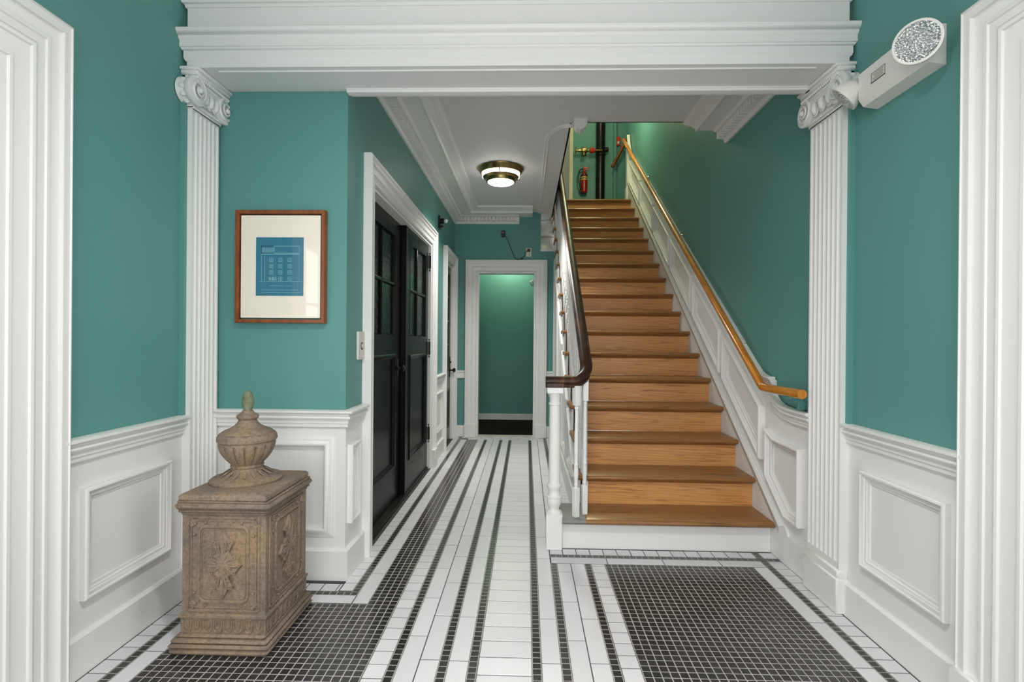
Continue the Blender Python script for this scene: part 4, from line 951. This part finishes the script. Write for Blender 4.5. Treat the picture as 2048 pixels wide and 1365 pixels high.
# emergency lamp in the back room
e2 = E('emergency_lamp', (.30, 7.2, 2.0), 'round emergency lamp head seen inside the far doorway', 'emergency light')
O('bracket', MB().bbox(.24, .30, 7.20, 7.30, 1.98, 2.10, .005), 'plastic', e2)
lamp_head(e2, (.080, 7.15, 2.005), (-.55, -.80, -.25), .054, .05)
O('arm', MB().tube([(.11, 7.19, 2.02), (.25, 7.24, 2.05)], .012, 8), 'plastic', e2)
# panel boxes on the back room's side wall
pbx = E('wall_cabinet', (-.715, 7.1, 1.4), 'teal painted metal panel box on the left wall inside far doorway', 'panel box')
O('box', MB().bbox(-.715, -.680, 7.00, 7.45, 1.18, 1.68, .006), 'teal', pbx)
O('lower_box', MB().bbox(-.715, -.685, 7.05, 7.40, .84, 1.08, .006), 'teal', pbx)
O('conduit', MB().tube([(-.70, 7.2, 1.18), (-.70, 7.2, 1.08)], .010, 8), 'steel', pbx)
# ---- hall ceiling lamp
HX, HY = -.250, 4.725
hl = E('ceiling_lamp', (HX, HY, ZC), 'round flush ceiling lamp with stepped antique brass rings and glowing opal glass', 'ceiling lamp')
ho = (HX, HY, ZC)
O('upper_ring', MB().lathe([(.208, 0), (.214, -.004), (.212, -.012), (.203, -.020), (.194, -.040), (.184, -.050), (.176, -.050), (.176, -.002)], ho, 56), 'brass', hl)
O('glass_drum', MB().lathe([(.172, -.004), (.172, -.078), (.160, -.082), (.02, -.082)], ho, 48), 'lampglass', hl)
O('lower_ring', MB().lathe([(.162, -.074), (.168, -.079), (.162, -.088), (.142, -.100), (.136, -.122), (.129, -.127), (.122, -.127), (.122, -.084)], ho, 56), 'brass', hl)
O('glass_bowl', MB().lathe([(.122, -.104), (.121, -.128), (.110, -.135), (.07, -.139), (.001, -.141)], ho, 48), 'lampglass', hl)
for i in range(3):
    a = 2*PI*i/3+.5; u = V((math.cos(a), math.sin(a), 0))
    O('clip', MB().tube([V(ho)+u*.196-Z_*.028, V(ho)+u*.190-Z_*.05, V(ho)+u*.172-Z_*.078], .006, 8), 'brass', hl)
disk('hall_lamp_light', (HX, HY, ZC-.152), .24, 19, (1, .97, .90))
# added unseen twin over the viewer, brightens the vestibule floor and wainscot
VX, VY, VZ = -.07, .75, 2.90
hl2 = E('ceiling_lamp', (VX, VY, VZ), 'added unseen round brass flush lamp on the vestibule ceiling', 'ceiling lamp')
for ch in list(hl.children):
    c_ = ch.copy(); COL.objects.link(c_); c_.parent = hl2
disk('vestibule_fill_light', (VX, VY, VZ-.152), .24, 28, (1, .97, .94), 2.75)  # added fill from the unseen lamp
# ---- landing: standpipe, valve, extinguisher, alarm, upper rail
ZL = NS*RISE
sp = E('standpipe', (1.139, 8.08, ZL), 'thick glossy black vertical standpipe on the upper landing', 'pipe')
O('pipe', MB().lathe([(.070, ZL), (.070, ZU)], (1.139, 8.105, 0), 28), 'pipe', sp, loc=(1.139, 8.105, ZL))
O('collar', MB().lathe([(.070, 4.10), (.078, 4.11), (.078, 4.24), (.070, 4.25)], (1.139, 8.105, 0), 28).lathe([(.038, 0), (.038, .10), (.030, .11)], seg=16, T=Matrix.Translation((1.15, 8.09, 4.21)) @ Matrix.Rotation(PI/2, 4, 'Y')), 'pipe', sp)
hv = E('hose_valve', (.95, 8.02, 4.15), 'brass hose valve with red handwheel joined to the black pipe', 'valve')
RX = Matrix.Rotation(-PI/2, 4, 'Y')
TV = Matrix.Translation((1.092, 8.0, 4.165)) @ RX
O('body', MB().lathe([(.016, -.06), (.022, .05), (.030, .10), (.030, .13), (.022, .14), (.024, .17), (.045, .185), (.050, .22), (.045, .255), (.026, .265), (.026, .31), (.020, .315), (.018, .345), (.012, .35)], seg=18, T=TV), 'brass', hv)
O('red_cap', MB().lathe([(.020, .045), (.038, .055), (.038, .090), (.046, .10), (.046, .125), (.030, .135)], seg=14, T=TV), 'redplate', hv)
O('handwheel', MB().tube([TV @ V((.052*math.cos(a), .052*math.sin(a), .352)) for a in [2*PI*i/18 for i in range(18)]], .007, 8, closed=True).tube([TV @ V((-.05, 0, .352)), TV @ V((.05, 0, .352))], .006, 6).tube([TV @ V((0, -.05, .352)), TV @ V((0, .05, .352))], .006, 6), 'brass', hv)
O('outlet', MB().lathe([(.034, 0), (.034, -.05), (.040, -.055), (.040, -.08), (.020, -.085)], (.868, 8.0, 4.16), 16), 'brass', hv)
fe = E('fire_extinguisher', (.887, 8.12, 3.54), 'red fire extinguisher with black hose hung on the landing wall', 'fire extinguisher')
fo = (.887, 8.125, 0)
O('cylinder', MB().lathe([(.046, 3.540), (.054, 3.548), (.055, 3.56), (.055, 3.80), (.050, 3.828), (.036, 3.850), (.022, 3.862), (.020, 3.88)], fo, 28), 'red', fe)
O('valve_head', MB().lathe([(.021, 3.878), (.021, 3.90), (.016, 3.91), (.016, 3.93)], fo, 14).prism([(.84, 3.915), (.96, 3.925), (.96, 3.935), (.90, 3.95), (.87, 3.965), (.86, 3.955), (.88, 3.93)], 'y', 8.115, 8.135).prism([(.90, 3.90), (.955, 3.89), (.955, 3.897), (.90, 3.912)], 'y', 8.115, 8.135), 'redplate', fe)
O('hose', MB().tube([(.868, 8.10, 3.905), (.845, 8.09, 3.908), (.815, 8.085, 3.885), (.795, 8.08, 3.83), (.790, 8.08, 3.76), (.800, 8.08, 3.69), (.825, 8.08, 3.62), (.830, 8.075, 3.58)], [.010]*6+[.013, .016], 10), 'blackpl', fe)
O('label_band', MB().lathe([(.0556, 3.735), (.0556, 3.785)], fo, 28), 'yellow', fe)
O('label_print', MB().lathe([(.0562, 3.752), (.0562, 3.768)], fo, 28).lathe([(.0558, 3.80), (.0555, 3.822)], fo, 28), 'ink', fe)
al = E('fire_alarm', (1.427, 8.2, 4.37), 'red fire alarm box on the landing wall', 'alarm')
O('box', MB().bbox(1.396, 1.458, 8.155, 8.2, 4.300, 4.440, .006), 'redplate', al)
O('strobe', MB().bbox(1.410, 1.444, 8.145, 8.157, 4.325, 4.365, .004), 'plate', al)
ur = E('landing_handrail', (1.40, 8.1, 3.9), 'short brown handrail slanting along the upper landing wall', 'handrail')
O('rail', MB().tube([(1.305, 7.98, 3.90), (1.50, 7.98, 4.275), (1.60, 7.98, 4.46)], .026, 14), 'brownrail', ur)
for x, z in ((1.345, 3.975), (1.455, 4.185)):
    O('bracket', MB().tube([(x, 7.98, z-.02), (x+.03, 8.02, z-.03), (x+.07, 8.2, z-.07)], .007, 8), 'steel', ur)
bpy.context.view_layer.update()
